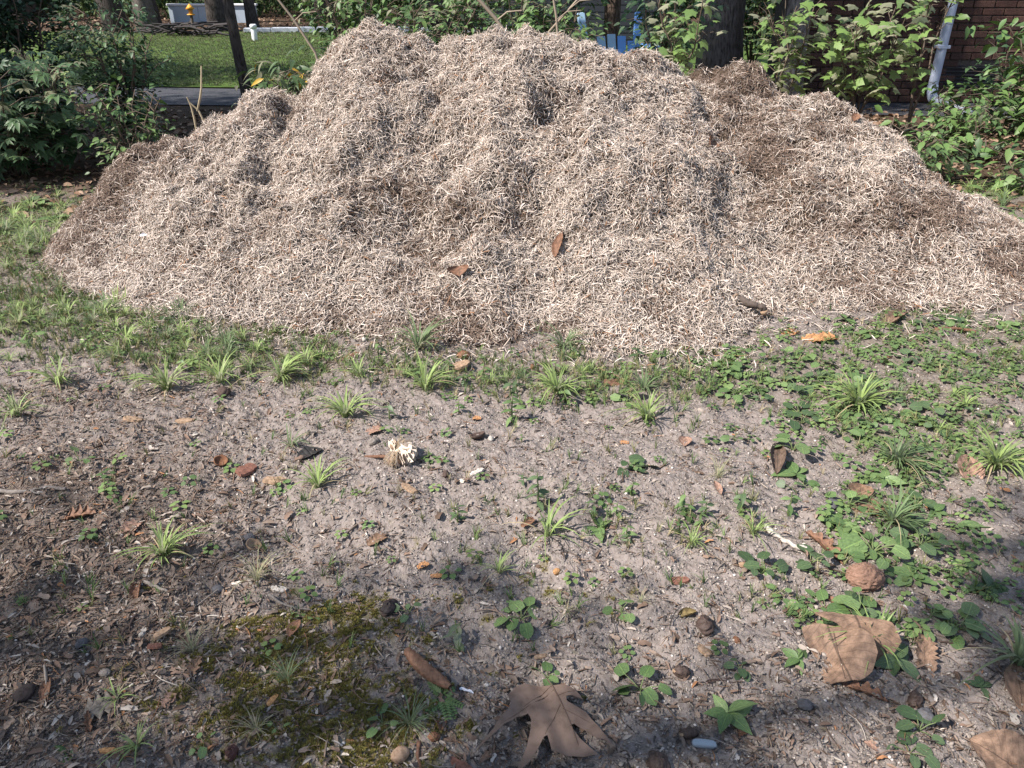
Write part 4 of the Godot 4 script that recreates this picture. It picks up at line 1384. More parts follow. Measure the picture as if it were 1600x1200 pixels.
func crumpled_leaf() -> void:
	# a big tan leaf that has dried into a cupped fold, with a second half standing behind it
	var x := 0.655
	var z := -1.085
	var o := thing("crumpled_leaf", "crumpled tan leaf dried into a cupped fold with a dark hollow", "leaf", Vector3(x, ground_height(x, z), z), 0.0, "fallen leaves")
	var front := PackedVector2Array([Vector2(-0.062, -0.075), Vector2(-0.03, -0.070), Vector2(0.01, -0.055), Vector2(0.04, -0.030), Vector2(0.058, 0.0), Vector2(0.056, 0.022), Vector2(0.035, 0.045), Vector2(0.005, 0.058), Vector2(-0.03, 0.062), Vector2(-0.05, 0.060), Vector2(-0.078, 0.035), Vector2(-0.082, 0.022), Vector2(-0.05, 0.018), Vector2(-0.042, 0.006), Vector2(-0.058, -0.015), Vector2(-0.064, -0.045)])
	var cup := func(p: Vector2) -> Vector3:
		var up := 0.050 * smoothstep(-0.035, 0.075, p.x - p.y * 0.55) + 0.016 * sin((p.x + p.y) * 40.0) * 0.5 + 0.007 * noise_lump.get_noise_2d(p.x * 1.6 + 3.0, p.y * 1.6)
		return Vector3(p.x - up * 0.25, 0.010 + maxf(up, -0.006), p.y - up * 0.1)
	part("front_blade", cut_sheet(front, 0.007, cup), dry("tan"), o)
	var back := PackedVector2Array([Vector2(-0.04, -0.085), Vector2(0.0, -0.088), Vector2(0.05, -0.075), Vector2(0.105, -0.055), Vector2(0.118, -0.03), Vector2(0.085, -0.004), Vector2(0.055, 0.02), Vector2(0.05, -0.01), Vector2(0.02, -0.045), Vector2(-0.02, -0.065)])
	var wall := func(p: Vector2) -> Vector3:
		var up := 0.046 * smoothstep(-0.01, 0.05, -(p.y + 0.02) + p.x * 0.10) + 0.008 * noise_lump.get_noise_2d(p.x * 1.9 + 13.0, p.y * 1.9)
		return Vector3(p.x, 0.006 + maxf(up, 0.0), p.y)
	part("back_blade", cut_sheet(back, 0.007, wall), dry("tan"), o)
	var s := Shape.new()
	var ps := PackedVector3Array()
	for k in 8:
		ps.append(cup.call(Vector2(-0.005, -0.05).lerp(Vector2(-0.022, 0.055), k / 7.0)) + Vector3(0, 0.0008, 0))
	tube(s, ps, PackedFloat32Array([0.001, 0.0013, 0.0014, 0.0014, 0.0013, 0.0012, 0.001, 0.0008]), 5)
	part("midrib", s.mesh(), plain("rib", lin(0.10, 0.068, 0.05), 0.8), o)

# ---------- nuts, stones, twigs, chips ----------
func hue(col: String) -> Color:
	var c := {"black": Vector3(0.045, 0.036, 0.035), "dark": Vector3(0.095, 0.068, 0.058), "slate": Vector3(0.125, 0.125, 0.135), "grey": Vector3(0.24, 0.215, 0.195), "rust": Vector3(0.21, 0.105, 0.06), "plum": Vector3(0.10, 0.05, 0.045), "puff": Vector3(0.42, 0.29, 0.20), "white": Vector3(0.50, 0.47, 0.43), "orange": Vector3(0.46, 0.26, 0.12), "tan": Vector3(0.37, 0.26, 0.175), "bleached": Vector3(0.58, 0.535, 0.48), "barked": Vector3(0.13, 0.105, 0.09), "rustwood": Vector3(0.19, 0.105, 0.07), "redwood": Vector3(0.235, 0.115, 0.085)}
	var v: Vector3 = c[col]
	return lin(v.x, v.y, v.z)

func rough_mat(col: String, shiny := false) -> StandardMaterial3D:
	return mottled("lump_" + col + str(shiny), hue(col), 0.6 if shiny else 0.9, grain_tex, 6.0, grain_tex, 0.12)

var grain_tex: NoiseTexture2D

func make_nuts() -> void:
	grain_tex = noise_tex(0.03, [[0.0, Color(0.55, 0.53, 0.5)], [0.5, Color(0.88, 0.87, 0.86)], [1.0, Color(1, 1, 1)]], 512, FastNoiseLite.TYPE_SIMPLEX_SMOOTH, 5, 33)
	var k := 0
	for e in NUTS:
		k += 1
		var w: float = e[2] * 0.85
		var h: float = e[3] * 0.85
		var y := ground_height(e[0], e[1])
		var name_of: String = ["fallen_nut", "pebble", "acorn_cap"][e[4]]
		var o := thing(name_of, e[6], ["nut", "stone", "acorn cap"][e[4]], Vector3(e[0], y, e[1]), rng.randf() * TAU, ["nuts on the soil", "stones on the soil", "acorn caps on the soil"][e[4]])
		match int(e[4]):
			0:
				var b := part("shell", lump(Vector3(w, h, w * 0.72), 0.45, k, 14, 18, 0.3), rough_mat(e[5], true), o, Vector3(0, h * 0.24, 0))
				var cap := part("scar", lump(Vector3(w * 0.45, h * 0.3, w * 0.42), 0.3, k + 50, 7, 12), rough_mat("tan" if e[5] != "black" else "dark"), b, Vector3(w * 0.36, h * 0.05, 0))
				cap.rotation.z = -0.4
			1:
				var fine := 0.10 if e[5] == "puff" else 0.32
				part("stone_body", lump(Vector3(w, h, w * 0.78), fine, k, 11, 15, 0.55), rough_mat(e[5]), o, Vector3(0, h * 0.26, 0))
			2:
				var s := Shape.new()
				var prof := [[0.0, 0.0], [0.6, 0.08], [0.92, 0.38], [1.0, 0.75], [0.86, 0.78], [0.76, 0.45], [0.4, 0.2], [0.0, 0.14]]
				for i in prof.size():
					for j in 16:
						var a := TAU * j / 16
						s.vert(Vector3(cos(a) * prof[i][0] * w * 0.5, prof[i][1] * h * 0.8, sin(a) * prof[i][0] * w * 0.5) * (1.0 + 0.05 * sin(a * 5.0 + i)))
				for i in prof.size() - 1:
					for j in 16:
						var a := i * 16 + j
						var b := i * 16 + (j + 1) % 16
						s.quad(a, a + 16, b + 16, b)
				var cup := part("cup", s.mesh(), rough_mat(e[5]), o, Vector3(0, 0.001, 0))
				cup.rotation = Vector3(0.35, 0, 0.2)

func make_twigs() -> void:
	var k := 0
	for e in TWIGS:
		k += 1
		var p2: PackedVector2Array = e[2]
		var c := p2[p2.size() / 2]
		var o := thing("twig" if e[0] < 0.004 else "stick", e[3], "twig" if e[0] < 0.004 else "stick", Vector3(c.x, 0, c.y), 0.0, "twigs and sticks on the soil")
		var s := Shape.new()
		var ps := PackedVector3Array()
		var rs := PackedFloat32Array()
		var curve := Curve3D.new()
		for q in p2.size():
			var d := (p2[mini(q + 1, p2.size() - 1)] - p2[maxi(q - 1, 0)]) * 0.22
			curve.add_point(Vector3(p2[q].x, 0, p2[q].y), Vector3(-d.x, 0, -d.y), Vector3(d.x, 0, d.y))
		var long := curve.get_baked_length()
		var steps := 14
		for i in steps + 1:
			var p := curve.sample_baked(long * i / steps)
			p.y = lerpf(surface_height(p.x, p.z), 0.5 * (surface_height(p2[0].x, p2[0].y) + surface_height(p2[p2.size() - 1].x, p2[p2.size() - 1].y)), 0.7) + e[0] * 0.85 + (0.02 if heap_height(p.x, p.z) > 0.0 else 0.0) + 0.002 * sin(i * 1.3 + k)
			p -= o.position
			ps.append(p + Vector3(noise_crumb.get_noise_2d(i * 0.02, k), 0, noise_crumb.get_noise_2d(k, i * 0.02)) * e[0] * 0.35)
			rs.append(e[0] * lerpf(1.05, 0.7, float(i) / steps) * (1.0 + 0.14 * noise_crumb.get_noise_2d(i * 0.05, k * 3.0)))
		tube(s, ps, rs, 8, 0.25)
		var col: String = e[1]
		part("wood", s.mesh(), rough_mat(col), o)
		if col == "barked" or col == "bleached" and e[0] > 0.004:
			for end in 2:
				var at := ps[0] if end == 0 else ps[steps]
				var from := ps[1] if end == 0 else ps[steps - 1]
				var dir := (at - from).normalized()
				var t := Shape.new()
				tube(t, PackedVector3Array([at - dir * 0.004, at + dir * 0.009, at + dir * (0.014 + 0.004 * end) + Vector3(0, 0.002, 0)]), PackedFloat32Array([rs[0] * 1.03, rs[0] * 0.92, rs[0] * 0.35]), 7, 0.6)
				part("broken_end", t.mesh(), rough_mat("tan" if col == "barked" else "white"), o)
		elif long > 0.12:
			var j := steps / 2
			var t := Shape.new()
			var side := Vector3(-(ps[j + 1] - ps[j]).z, 0.004, (ps[j + 1] - ps[j]).x).normalized()
			tube(t, PackedVector3Array([ps[j], ps[j] + side * long * 0.10 + (ps[j] - ps[0]) * 0.1, ps[j] + side * long * 0.17 + (ps[j] - ps[0]) * 0.3]), PackedFloat32Array([e[0] * 0.7, e[0] * 0.5, e[0] * 0.2]), 6)
			part("side_twig", t.mesh(), rough_mat(col), o)

func make_chips() -> void:
	var k := 0
	for e in CHIPS:
		k += 1
		var L: float = e[3]
		var W: float = e[4]
		var o := thing("wood_chip", e[6], "wood chip", Vector3(e[0], ground_height(e[0], e[1]), e[1]), e[2], "wood chips on the soil")
		var s := Shape.new()
		var nt := 8
		var T := minf(W * 0.35, 0.009)
		for i in nt + 1:
			var t := float(i) / nt - 0.5
			var w := W * 0.5 * (1.0 - 0.5 * pow(absf(t) * 2.0, 4.0)) * (1.0 + 0.25 * noise_lump.get_noise_2d(t * 5.0, k * 9.0))
			var off := 0.12 * W * noise_lump.get_noise_2d(t * 4.0 + 50.0, k * 9.0)
			for q in [[-1.0, 0.15], [-0.85, 0.9], [0.0, 1.0], [0.85, 0.85], [1.0, 0.1], [0.0, -0.05]]:
				s.vert(Vector3(t * L * (1.0 + 0.05 * q[0]), T * q[1] * (1.0 + 0.3 * noise_lump.get_noise_2d(t * 9.0 + q[0], k)), q[0] * w + off))
		for i in nt:
			for j in 6:
				var a := i * 6 + j
				var b := i * 6 + (j + 1) % 6
				s.quad(a, b, b + 6, a + 6)
		for end in 2:
			var f := 0 if end == 0 else nt * 6
			for j in range(1, 5):
				if end == 0:
					s.tri(f, f + j + 1, f + j)
				else:
					s.tri(f, f + j, f + j + 1)
		var body := part("chip", s.mesh(true), rough_mat(e[5]), o, Vector3(0, 0.002, 0))
		body.rotation = Vector3(rng.randfn() * 0.1, 0, rng.randfn() * 0.08)

func make_curiosities() -> void:
	# pale curled seed head with a fringe and a stem
	var x := -0.315
	var z := -1.79
	var o := thing("curled_seed_pod", "pale curled fringed seed pod with a brown stem on the bare soil", "seed pod", Vector3(x, ground_height(x, z), z))
	var core := Shape.new()
	var ps := PackedVector3Array()
	var rs := PackedFloat32Array()
	for k in 25:
		var a := lerpf(2.35, -2.5, k / 24.0)
		ps.append(Vector3(cos(a) * 0.027, 0.024 + 0.004 * sin(a), -sin(a) * 0.031))
		rs.append(0.012 * (0.75 + 0.4 * sin(PI * k / 24.0)))
	tube(core, ps, rs, 9)
	part("spine", core.mesh(), rough_mat("tan"), o)
	for k in 46:
		var q := (k + 0.5) / 46.0 * 24.0
		var i := mini(int(q), 23)
		var p := ps[i].lerp(ps[i + 1], q - i)
		var tang := (ps[i + 1] - ps[i]).normalized()
		var up := (Vector3.UP - tang * tang.y).normalized()
		var f := part("fringe_scale", fringe_mesh(), fringe_mat(k % 3), o)
		var big := rs[i] * rng.randf_range(1.7, 2.1)
		f.transform = Transform3D(Basis(up, tang, up.cross(tang)) * Basis(Vector3.UP, rng.randf() * TAU) * Basis(Vector3.BACK, rng.randfn() * 0.22) * Basis.from_scale(Vector3(big, big * 0.5, big * rng.randf_range(0.85, 1.1))), p)
	var st := Shape.new()
	tube(st, PackedVector3Array([ps[24], Vector3(-0.045, 0.020, 0.014), Vector3(-0.07, 0.010, 0.0), Vector3(-0.092, 0.006, -0.006)]), PackedFloat32Array([0.006, 0.005, 0.0045, 0.004]), 7, 0.3)
	part("stem", st.mesh(), rough_mat("rustwood"), o)
	# rough brown ball
	x = 0.79
	z = -1.325
	o = thing("seed_ball", "rough brown ball-shaped seed pod half sunk in the weeds", "seed pod", Vector3(x, ground_height(x, z), z))
	var ball := Shape.new()
	for i in 33:
		var a := PI * i / 32.0
		for j in 48:
			var b := TAU * j / 48.0
			var d := Vector3(sin(a) * cos(b), cos(a), sin(a) * sin(b))
			var q := 1.0 + 0.22 * noise_crumb.get_noise_3d(d.x * 0.2, d.y * 0.2, d.z * 0.2) - 0.3 * noise_cell.get_noise_3d(d.x * 0.10, d.y * 0.10, d.z * 0.10) + 0.10 * noise_lump.get_noise_3d(d.x * 0.1, d.y * 0.1, d.z * 0.1)
			ball.vert(d * q * Vector3(0.034, 0.026, 0.03))
	for i in 32:
		for j in 48:
			var a := i * 48 + j
			var b := i * 48 + (j + 1) % 48
			ball.quad(a, b, b + 48, a + 48)
	part("husk", ball.mesh(), mottled("ball", lin(0.30, 0.185, 0.135), 0.9, grain_tex, 9.0, grain_tex, 0.3), o, Vector3(0, 0.018, 0))
	# blue-grey plastic piece
	x = 0.334
	z = -0.893
	o = thing("plastic_piece", "small smooth blue-grey plastic piece on the soil at the lower border", "plastic piece", Vector3(x, ground_height(x, z), z), -0.12)
	var pl := Shape.new()
	for i in 9:
		for j in 16:
			var a := TAU * j / 16.0
			var v := -PI / 2 + PI * i / 8.0
			var cx := signf(cos(a)) * pow(absf(cos(a)), 0.45) * pow(cos(v), 0.5)
			var cz := signf(sin(a)) * pow(absf(sin(a)), 0.6) * pow(cos(v), 0.5)
			pl.vert(Vector3(cx * 0.0215, 0.006 + 0.006 * sin(v), cz * 0.0075))
	for i in 8:
		for j in 16:
			var a := i * 16 + j
			var b := i * 16 + (j + 1) % 16
			pl.quad(a, a + 16, b + 16, b)
	part("casing", pl.mesh(), plain("plastic", lin(0.25, 0.29, 0.32), 0.4, 0.5), o)
	# white scrap on the heap
	x = -1.62
	z = -3.32
	o = thing("paper_scrap", "white scrap lying on the left flank of the pile", "scrap", Vector3(x, surface_height(x, z) + 0.016, z), 0.5)
	o.rotation.x = 0.5
	part("sheet", sheet(0.040, 0.03, 2, 0.5, 0.3, 0.25, 8, 5, 8.0), plain("paper", lin(0.72, 0.72, 0.72), 0.8), o)
	x = -0.085
	z = -1.02
	o = thing("paper_scrap", "small white scrap right of the rolled brown leaf", "scrap", Vector3(x, ground_height(x, z) + 0.002, z), -0.4)
	part("sheet", sheet(0.032, 0.012, 2, 0.6, 0.3, 0.2, 8, 5, 5.0), plain("paper_grey", lin(0.55, 0.57, 0.62), 0.7), o)
	# dead forked stem standing behind the heap's left shoulder
	o = thing("dead_stem", "bare forked dead stem standing up behind the pile's left shoulder", "stem", Vector3(-1.77, 0.40, -4.55))
	for e in [[[-0.02, 0.0, 0], [-0.02, 0.08, 0.0], [-0.025, 0.14, 0], [-0.035, 0.19, 0.01], 0.006, "left_stalk"], [[0.05, 0.0, 0], [0.015, 0.11, 0], [0.005, 0.125, 0], [-0.03, 0.165, 0.01], 0.006, "main_stalk"], [[0.005, 0.115, 0], [0.035, 0.19, 0], [0.055, 0.24, 0.01], [0.075, 0.35, 0.01], 0.006, "right_stalk"]]:
		var s := Shape.new()
		var pp := PackedVector3Array()
		for q in 4:
			pp.append(Vector3(e[q][0], e[q][1], e[q][2]))
		tube(s, pp, PackedFloat32Array([e[4], e[4] * 0.95, e[4] * 0.85, e[4] * 0.6]), 6, 0.3)
		part(e[5].replace("left_", "").replace("right_", "").replace("main_", ""), s.mesh(), plain("dead_stem", lin(0.36, 0.30, 0.20), 0.8), o)

var fringe: ArrayMesh
func fringe_mesh() -> ArrayMesh:
	if fringe == null:
		var s := Shape.new()
		for side in 2:
			var c := s.vert(Vector3(0, 0.14 if side == 0 else -0.14, 0))
			for j in 22:
				var a := TAU * j / 22.0
				var r := 1.0 + 0.16 * sin(a * 7.0) + 0.08 * sin(a * 11.0 + 1.0)
				s.vert(Vector3(cos(a) * r, 0.10 * sin(a * 5.0) + (0.03 if side == 0 else -0.03), sin(a) * r))
			for j in 22:
				if side == 0:
					s.tri(c, c + 1 + (j + 1) % 22, c + 1 + j)
				else:
					s.tri(c, c + 1 + j, c + 1 + (j + 1) % 22)
		fringe = s.mesh()
	return fringe

func fringe_mat(k: int) -> StandardMaterial3D:
	var c: Color = [lin(0.66, 0.56, 0.47), lin(0.58, 0.47, 0.38), lin(0.72, 0.63, 0.54)][k]
	return leafy("fringe_%d" % k, c, 0.2, 0.8)

# ---------- trees, shrubs and what stands behind the heap ----------
var spray_mesh: ArrayMesh
var bark_tex: NoiseTexture2D

func bark(key: String, c: Color) -> StandardMaterial3D:
	if bark_tex == null:
		bark_tex = noise_tex(0.02, [[0.0, Color(0.35, 0.33, 0.31)], [0.5, Color(0.8, 0.79, 0.78)], [1.0, Color(1, 1, 1)]], 512, FastNoiseLite.TYPE_SIMPLEX_SMOOTH, 5, 61)
	var m := mottled("bark_" + key, c, 0.95, bark_tex, 1.0, bark_tex, 2.0)
	m.uv1_scale = Vector3(3.2, 0.7, 3.2)
	return m

# clumps: [centre x, y, z, radius, sprays]; the limbs run from the trunk to each clump
func tree(label: String, group: String, base: Vector3, lean: Vector3, r0: float, tall: float, barkmat: Material, clumps: Array, leaf_col: Color) -> Node3D:
	var o := thing("shade_tree", label, "tree", base, 0.0, group)
	var s := Shape.new()
	var ps := PackedVector3Array()
	var rs := PackedFloat32Array()
	for k in 13:
		var t := k / 12.0
		ps.append(lean * t + Vector3(0.05 * sin(t * 7.0 + base.x) * tall * 0.12, tall * t - 0.05, 0.04 * sin(t * 5.0 + base.z) * tall * 0.1))
		rs.append(r0 * (lerpf(1.0, 0.35, t) + 0.22 * exp(-t * tall * 5.0)))
	tube(s, ps, rs, 18, 0.22)
	part("trunk", s.mesh(), barkmat, o)
	var at := []
	var tint := []
	for c in clumps:
		var to := Vector3(c[0], c[1], c[2]) - base
		var k0 := clampi(int(12.0 * clampf((to.y - 1.2) / tall, 0.25, 0.95)), 3, 12)
		var from := ps[k0]
		var l := Shape.new()
		var mid := from.lerp(to, 0.55) + Vector3(0, 0.15 * from.distance_to(to), 0)
		tube(l, PackedVector3Array([from, from.lerp(mid, 0.5) + Vector3(0, 0.05, 0), mid, to.lerp(mid, 0.4), to]), PackedFloat32Array([rs[k0] * 0.6, rs[k0] * 0.5, rs[k0] * 0.35, rs[k0] * 0.22, rs[k0] * 0.1]), 8)
		part("limb", l.mesh(), barkmat, o)
		for n in c[4]:
			var d: Vector3 = Vector3(rng.randfn(), rng.randfn(), rng.randfn()).normalized() * c[3] * pow(rng.randf(), 0.5) * Vector3(1, 0.6, 1)
			at.append(Transform3D(Basis(Vector3.UP, rng.randf() * TAU) * Basis(Vector3.RIGHT, rng.randfn() * 0.5), to + d).scaled_local(Vector3.ONE * rng.randf_range(0.7, 1.25)))
			var q := leaf_col * rng.randf_range(0.65, 1.25)
			q.a = 1.0
			tint.append(q)
	swarm("crown", spray_mesh, tinted("tree_leaf", 0.6, 0.3), at, tint, o)
	return o

func make_shade_trees() -> void:
	var grey := bark("grey", lin(0.19, 0.17, 0.155))
	var g := Color(0.06, 0.115, 0.035)
	# dappled shade over the near corners of the yard comes from this tree, which stands left of the view
	tree("yard tree outside the view whose branches dapple the near ground with shade", "", Vector3(-8.2, 0, 2.0), Vector3(0.4, 0, 0), 0.24, 6.5, grey, [[-6.35, 6.0, 1.15, 0.7, 19], [-5.95, 6.4, 1.4, 0.6, 14], [-7.0, 5.6, 0.9, 0.75, 24], [-3.76, 6.1, 0.93, 0.34, 62], [-5.4, 6.2, 1.4, 0.6, 15], [-4.75, 6.3, 1.5, 0.5, 12], [-3.85, 6.5, 1.45, 0.45, 40], [-7.6, 7.0, 2.2, 1.0, 120], [-8.6, 6.6, 2.4, 1.1, 120]], g)
	# a tree left of the lawn shades part of it
	tree("spreading tree outside the view shading the near half of the lawn", "", Vector3(-13.5, 0, -10.0), Vector3(0.3, 0, 0), 0.28, 7.5, grey, [[-10.2, 5.8, -9.3, 1.3, 160], [-9.2, 5.4, -8.6, 1.1, 150], [-11.6, 6.2, -9.6, 1.5, 160], [-8.0, 5.8, -9.4, 1.0, 110]], g)
	# the tree that darkens the shrubs left of the heap
	tree("tall tree outside the view shading the dark shrubs left of the pile", "", Vector3(-10.2, 0, -4.0), Vector3(0.3, 0, 0), 0.28, 7.5, grey, [[-8.9, 5.8, -4.3, 1.4, 520], [-8.0, 5.2, -4.9, 1.2, 480], [-9.6, 6.4, -3.6, 1.4, 400], [-8.6, 6.6, -5.6, 1.4, 420], [-7.2, 4.6, -4.2, 0.7, 130]], g)

func shrub(called: String, label: String, group: String, base: Vector3, size: Vector3, m: ArrayMesh, leaf: float, n_single: int, n_rest: int, cols: Array, key: String, stems := 6, low := 0.12, backlight := 0.3, twig_col := Color(0.11, 0.085, 0.065)) -> Node3D:
	var o := thing(called, label, "shrub", base, 0.0, group)
	var wood := plain("shrub_wood_" + key, twig_col.linear_to_srgb(), 0.9)
	var tips := []
	for k in stems:
		var a := TAU * (k + rng.randf() * 0.6) / stems
		var far := rng.randf_range(0.35, 0.85)
		var top := Vector3(cos(a) * size.x * far, size.y * rng.randf_range(0.7, 1.0), sin(a) * size.z * far)
		var s := Shape.new()
		var ps := PackedVector3Array()
		var rs := PackedFloat32Array()
		for i in 7:
			var t := i / 6.0
			ps.append(Vector3(top.x * pow(t, 1.3) + 0.03 * rng.randfn() * t, top.y * t, top.z * pow(t, 1.3) + 0.03 * rng.randfn() * t))
			rs.append(lerpf(0.012, 0.003, t) * (0.6 + size.y * 0.4))
		tube(s, ps, rs, 5)
		for i in 14:
			var t := rng.randf_range(low, 1.0)
			var from := ps[int(t * 5.99)].lerp(ps[int(t * 5.99) + 1], t * 5.99 - int(t * 5.99))
			var dir := Vector3(rng.randfn(), rng.randf_range(-0.15, 0.75), rng.randfn()).normalized()
			var to := from + dir * Vector3(size.x, size.y * 0.5, size.z) * rng.randf_range(0.25, 0.6)
			to.y = clampf(to.y, size.y * low, size.y * 1.08)
			tube(s, PackedVector3Array([from, from.lerp(to, 0.5) + Vector3(0, 0.03, 0), to]), PackedFloat32Array([0.004, 0.003, 0.0015]), 4)
			tips.append([from.lerp(to, 0.45), to])
		part("branch", s.mesh(), wood, o)
	var all := []
	for n in n_single + n_rest:
		var tp: Array = tips[rng.randi() % tips.size()]
		var p: Vector3 = tp[0].lerp(tp[1], rng.randf_range(0.0, 1.08)) + Vector3(rng.randfn(), rng.randfn() * 0.7, rng.randfn()) * leaf * 0.9
		p.y = maxf(p.y, 0.02)
		var yaw := rng.randf() * TAU
		if rng.randf() < 0.6:
			yaw = atan2(-p.z, p.x) + rng.randfn() * 0.7
		var b := Basis(Vector3.UP, yaw) * Basis(Vector3.BACK, rng.randfn() * 0.35 - 0.15) * Basis(Vector3.RIGHT, rng.randfn() * 0.45)
		all.append([p.z + rng.randf() * 0.1, Transform3D(b.scaled(Vector3.ONE * leaf * rng.randf_range(0.7, 1.25)), p)])
	all.sort_custom(func(x, y): return x[0] > y[0])
	var at := []
	var tint := []
	for n in all.size():
		var c: Color = cols[rng.randi() % cols.size()]
		if n < n_single:
			var v := rng.randi() % cols.size()
			var e := part("leaf", m, leafy("leaf_%s_%d" % [key, v], Color(cols[v]).linear_to_srgb(), backlight, 0.5), o)
			e.transform = all[n][1]
		else:
			c = c * rng.randf_range(0.75, 1.2)
			c.a = 1.0
			at.append(all[n][1])
			tint.append(c)
	if at.size():
		swarm("foliage", m, tinted("foliage_%.2f" % backlight, 0.5, backlight, 0.4), at, tint, o)
	return o

func make_background() -> void:
	spray_mesh = spray(16, 0.30, 0.10, 0.055, 77)
	# driveway, lawn, litter under the far trees
	var s := Shape.new()
	var A := [Vector3(-16, 0.010, -11.0), Vector3(-3.3, 0.010, -9.55), Vector3(2.0, 0.010, -9.0), Vector3(5.8, 0.010, -8.42)]
	var B := [Vector3(-16, 0.010, -9.6), Vector3(-3.3, 0.010, -8.3), Vector3(2.0, 0.010, -7.9), Vector3(5.8, 0.010, -7.35)]
	for k in 4:
		s.vert(A[k])
		s.vert(B[k])
	for k in 3:
		s.quad(k * 2, k * 2 + 1, k * 2 + 3, k * 2 + 2)
	var asphalt_tex := noise_tex(0.08, [[0.0, Color(0.55, 0.55, 0.56)], [0.6, Color(0.85, 0.85, 0.86)], [1.0, Color(1, 1, 1)]], 512, FastNoiseLite.TYPE_SIMPLEX_SMOOTH, 5, 44)
	structure("driveway", s.mesh(), mottled("asphalt", lin(0.085, 0.088, 0.096), 0.85, asphalt_tex, 0.8, asphalt_tex, 0.3), "narrow dark asphalt driveway behind the pile")
	var lawn := Shape.new()
	for j in 13:
		for i in 41:
			var x := -22.0 + i * 0.75
			var t := j / 12.0
			var z := lerpf(-19.4 + 0.5 * noise_broad.get_noise_2d(x * 0.4, 3.0), -9.62 - 0.11 * maxf(0.0, -3.3 - x) + 0.08 * (x + 3.3 if x > -3.3 else 0.0), t)
			lawn.vert(Vector3(x, 0.022 + 0.02 * noise_broad.get_noise_2d(x * 0.5, z * 0.5), z))
	for j in 12:
		for i in 40:
			var a := j * 41 + i
			lawn.quad(a, a + 41, a + 42, a + 1)
	var lawn_tex := noise_tex(0.012, [[0.0, Color(0.55, 0.50, 0.34)], [0.45, Color(0.74, 0.86, 0.55)], [1.0, Color(0.95, 1, 0.75)]], 512, FastNoiseLite.TYPE_SIMPLEX_SMOOTH, 6, 46)
	structure("lawn", lawn.mesh(), mottled("lawn", lin(0.10, 0.128, 0.06), 0.95, lawn_tex, 0.35), "mown green lawn beyond the driveway")
	var tuft := blades(10, 1.0, 0.10, 0.7, 5).mesh()
	var at := []
	var tint := []
	while at.size() < 15000:
		var z := -9.7 - 9.4 * rng.randf()
		var x := rng.randf_range(-7.5, -1.2) * (-z / 14.0)
		var dry_patch := noise_broad.get_noise_2d(x * 0.8, z * 1.5) * 0.5 + 0.35 + clampf((-z - 15.5) / 3.0, 0.0, 0.5)
		at.append(Transform3D(Basis(Vector3.UP, rng.randf() * TAU).scaled(Vector3(0.06, rng.randf_range(0.025, 0.05), 0.06)), Vector3(x, 0.024, z)))
		var c := Color(0.085, 0.12, 0.05).lerp(Color(0.20, 0.18, 0.12), clampf(dry_patch, 0.0, 1.0) * rng.randf()) * rng.randf_range(0.7, 1.2)
		c.a = 1.0
		tint.append(c)
	swarm("lawn_grass", tuft, tinted("blade", 0.6, 0.3), at, tint, self, "short mown grass blades of the lawn beyond the driveway")
	var flake := sheet(1, 0.6, 0, 0.5, 0.3, 0.1, 5, 3, 2.0)
	at = []
	tint = []
	while at.size() < 9000:
		var x := rng.randf_range(-6, 5.5)
		var z := rng.randf_range(-8.0, -3.4)
		if rng.randf() < 0.25:
			z = rng.randf_range(-27.0, -18.8)
			x = rng.randf_range(-14, 2)
		elif (absf(x) < 2.5 and z > -6.3) or heap_height(x, z) > 0.0:
			continue
		elif z > -4.3 and rng.randf() > 0.3:
			continue
		var q := rng.randf_range(0.03, 0.085) * (1.5 if z < -18.0 else 1.0)
		at.append(Transform3D(Basis(Vector3.UP, rng.randf() * TAU) * Basis(Vector3.RIGHT, rng.randfn() * 0.4).scaled(Vector3.ONE * q), Vector3(x, ground_height(x, z) + 0.004, z)))
		var c := [Color(0.16, 0.095, 0.06), Color(0.235, 0.155, 0.105), Color(0.10, 0.066, 0.046), Color(0.29, 0.205, 0.145)][rng.randi() % 4] as Color
		tint.append(c)
	swarm("leaf_litter", flake, tinted("litter", 0.8, 0.1, 0.3), at, tint, self, "brown dead leaves under the shrubs and far trees")
	make_house()
	make_far_things()
	make_thickets()

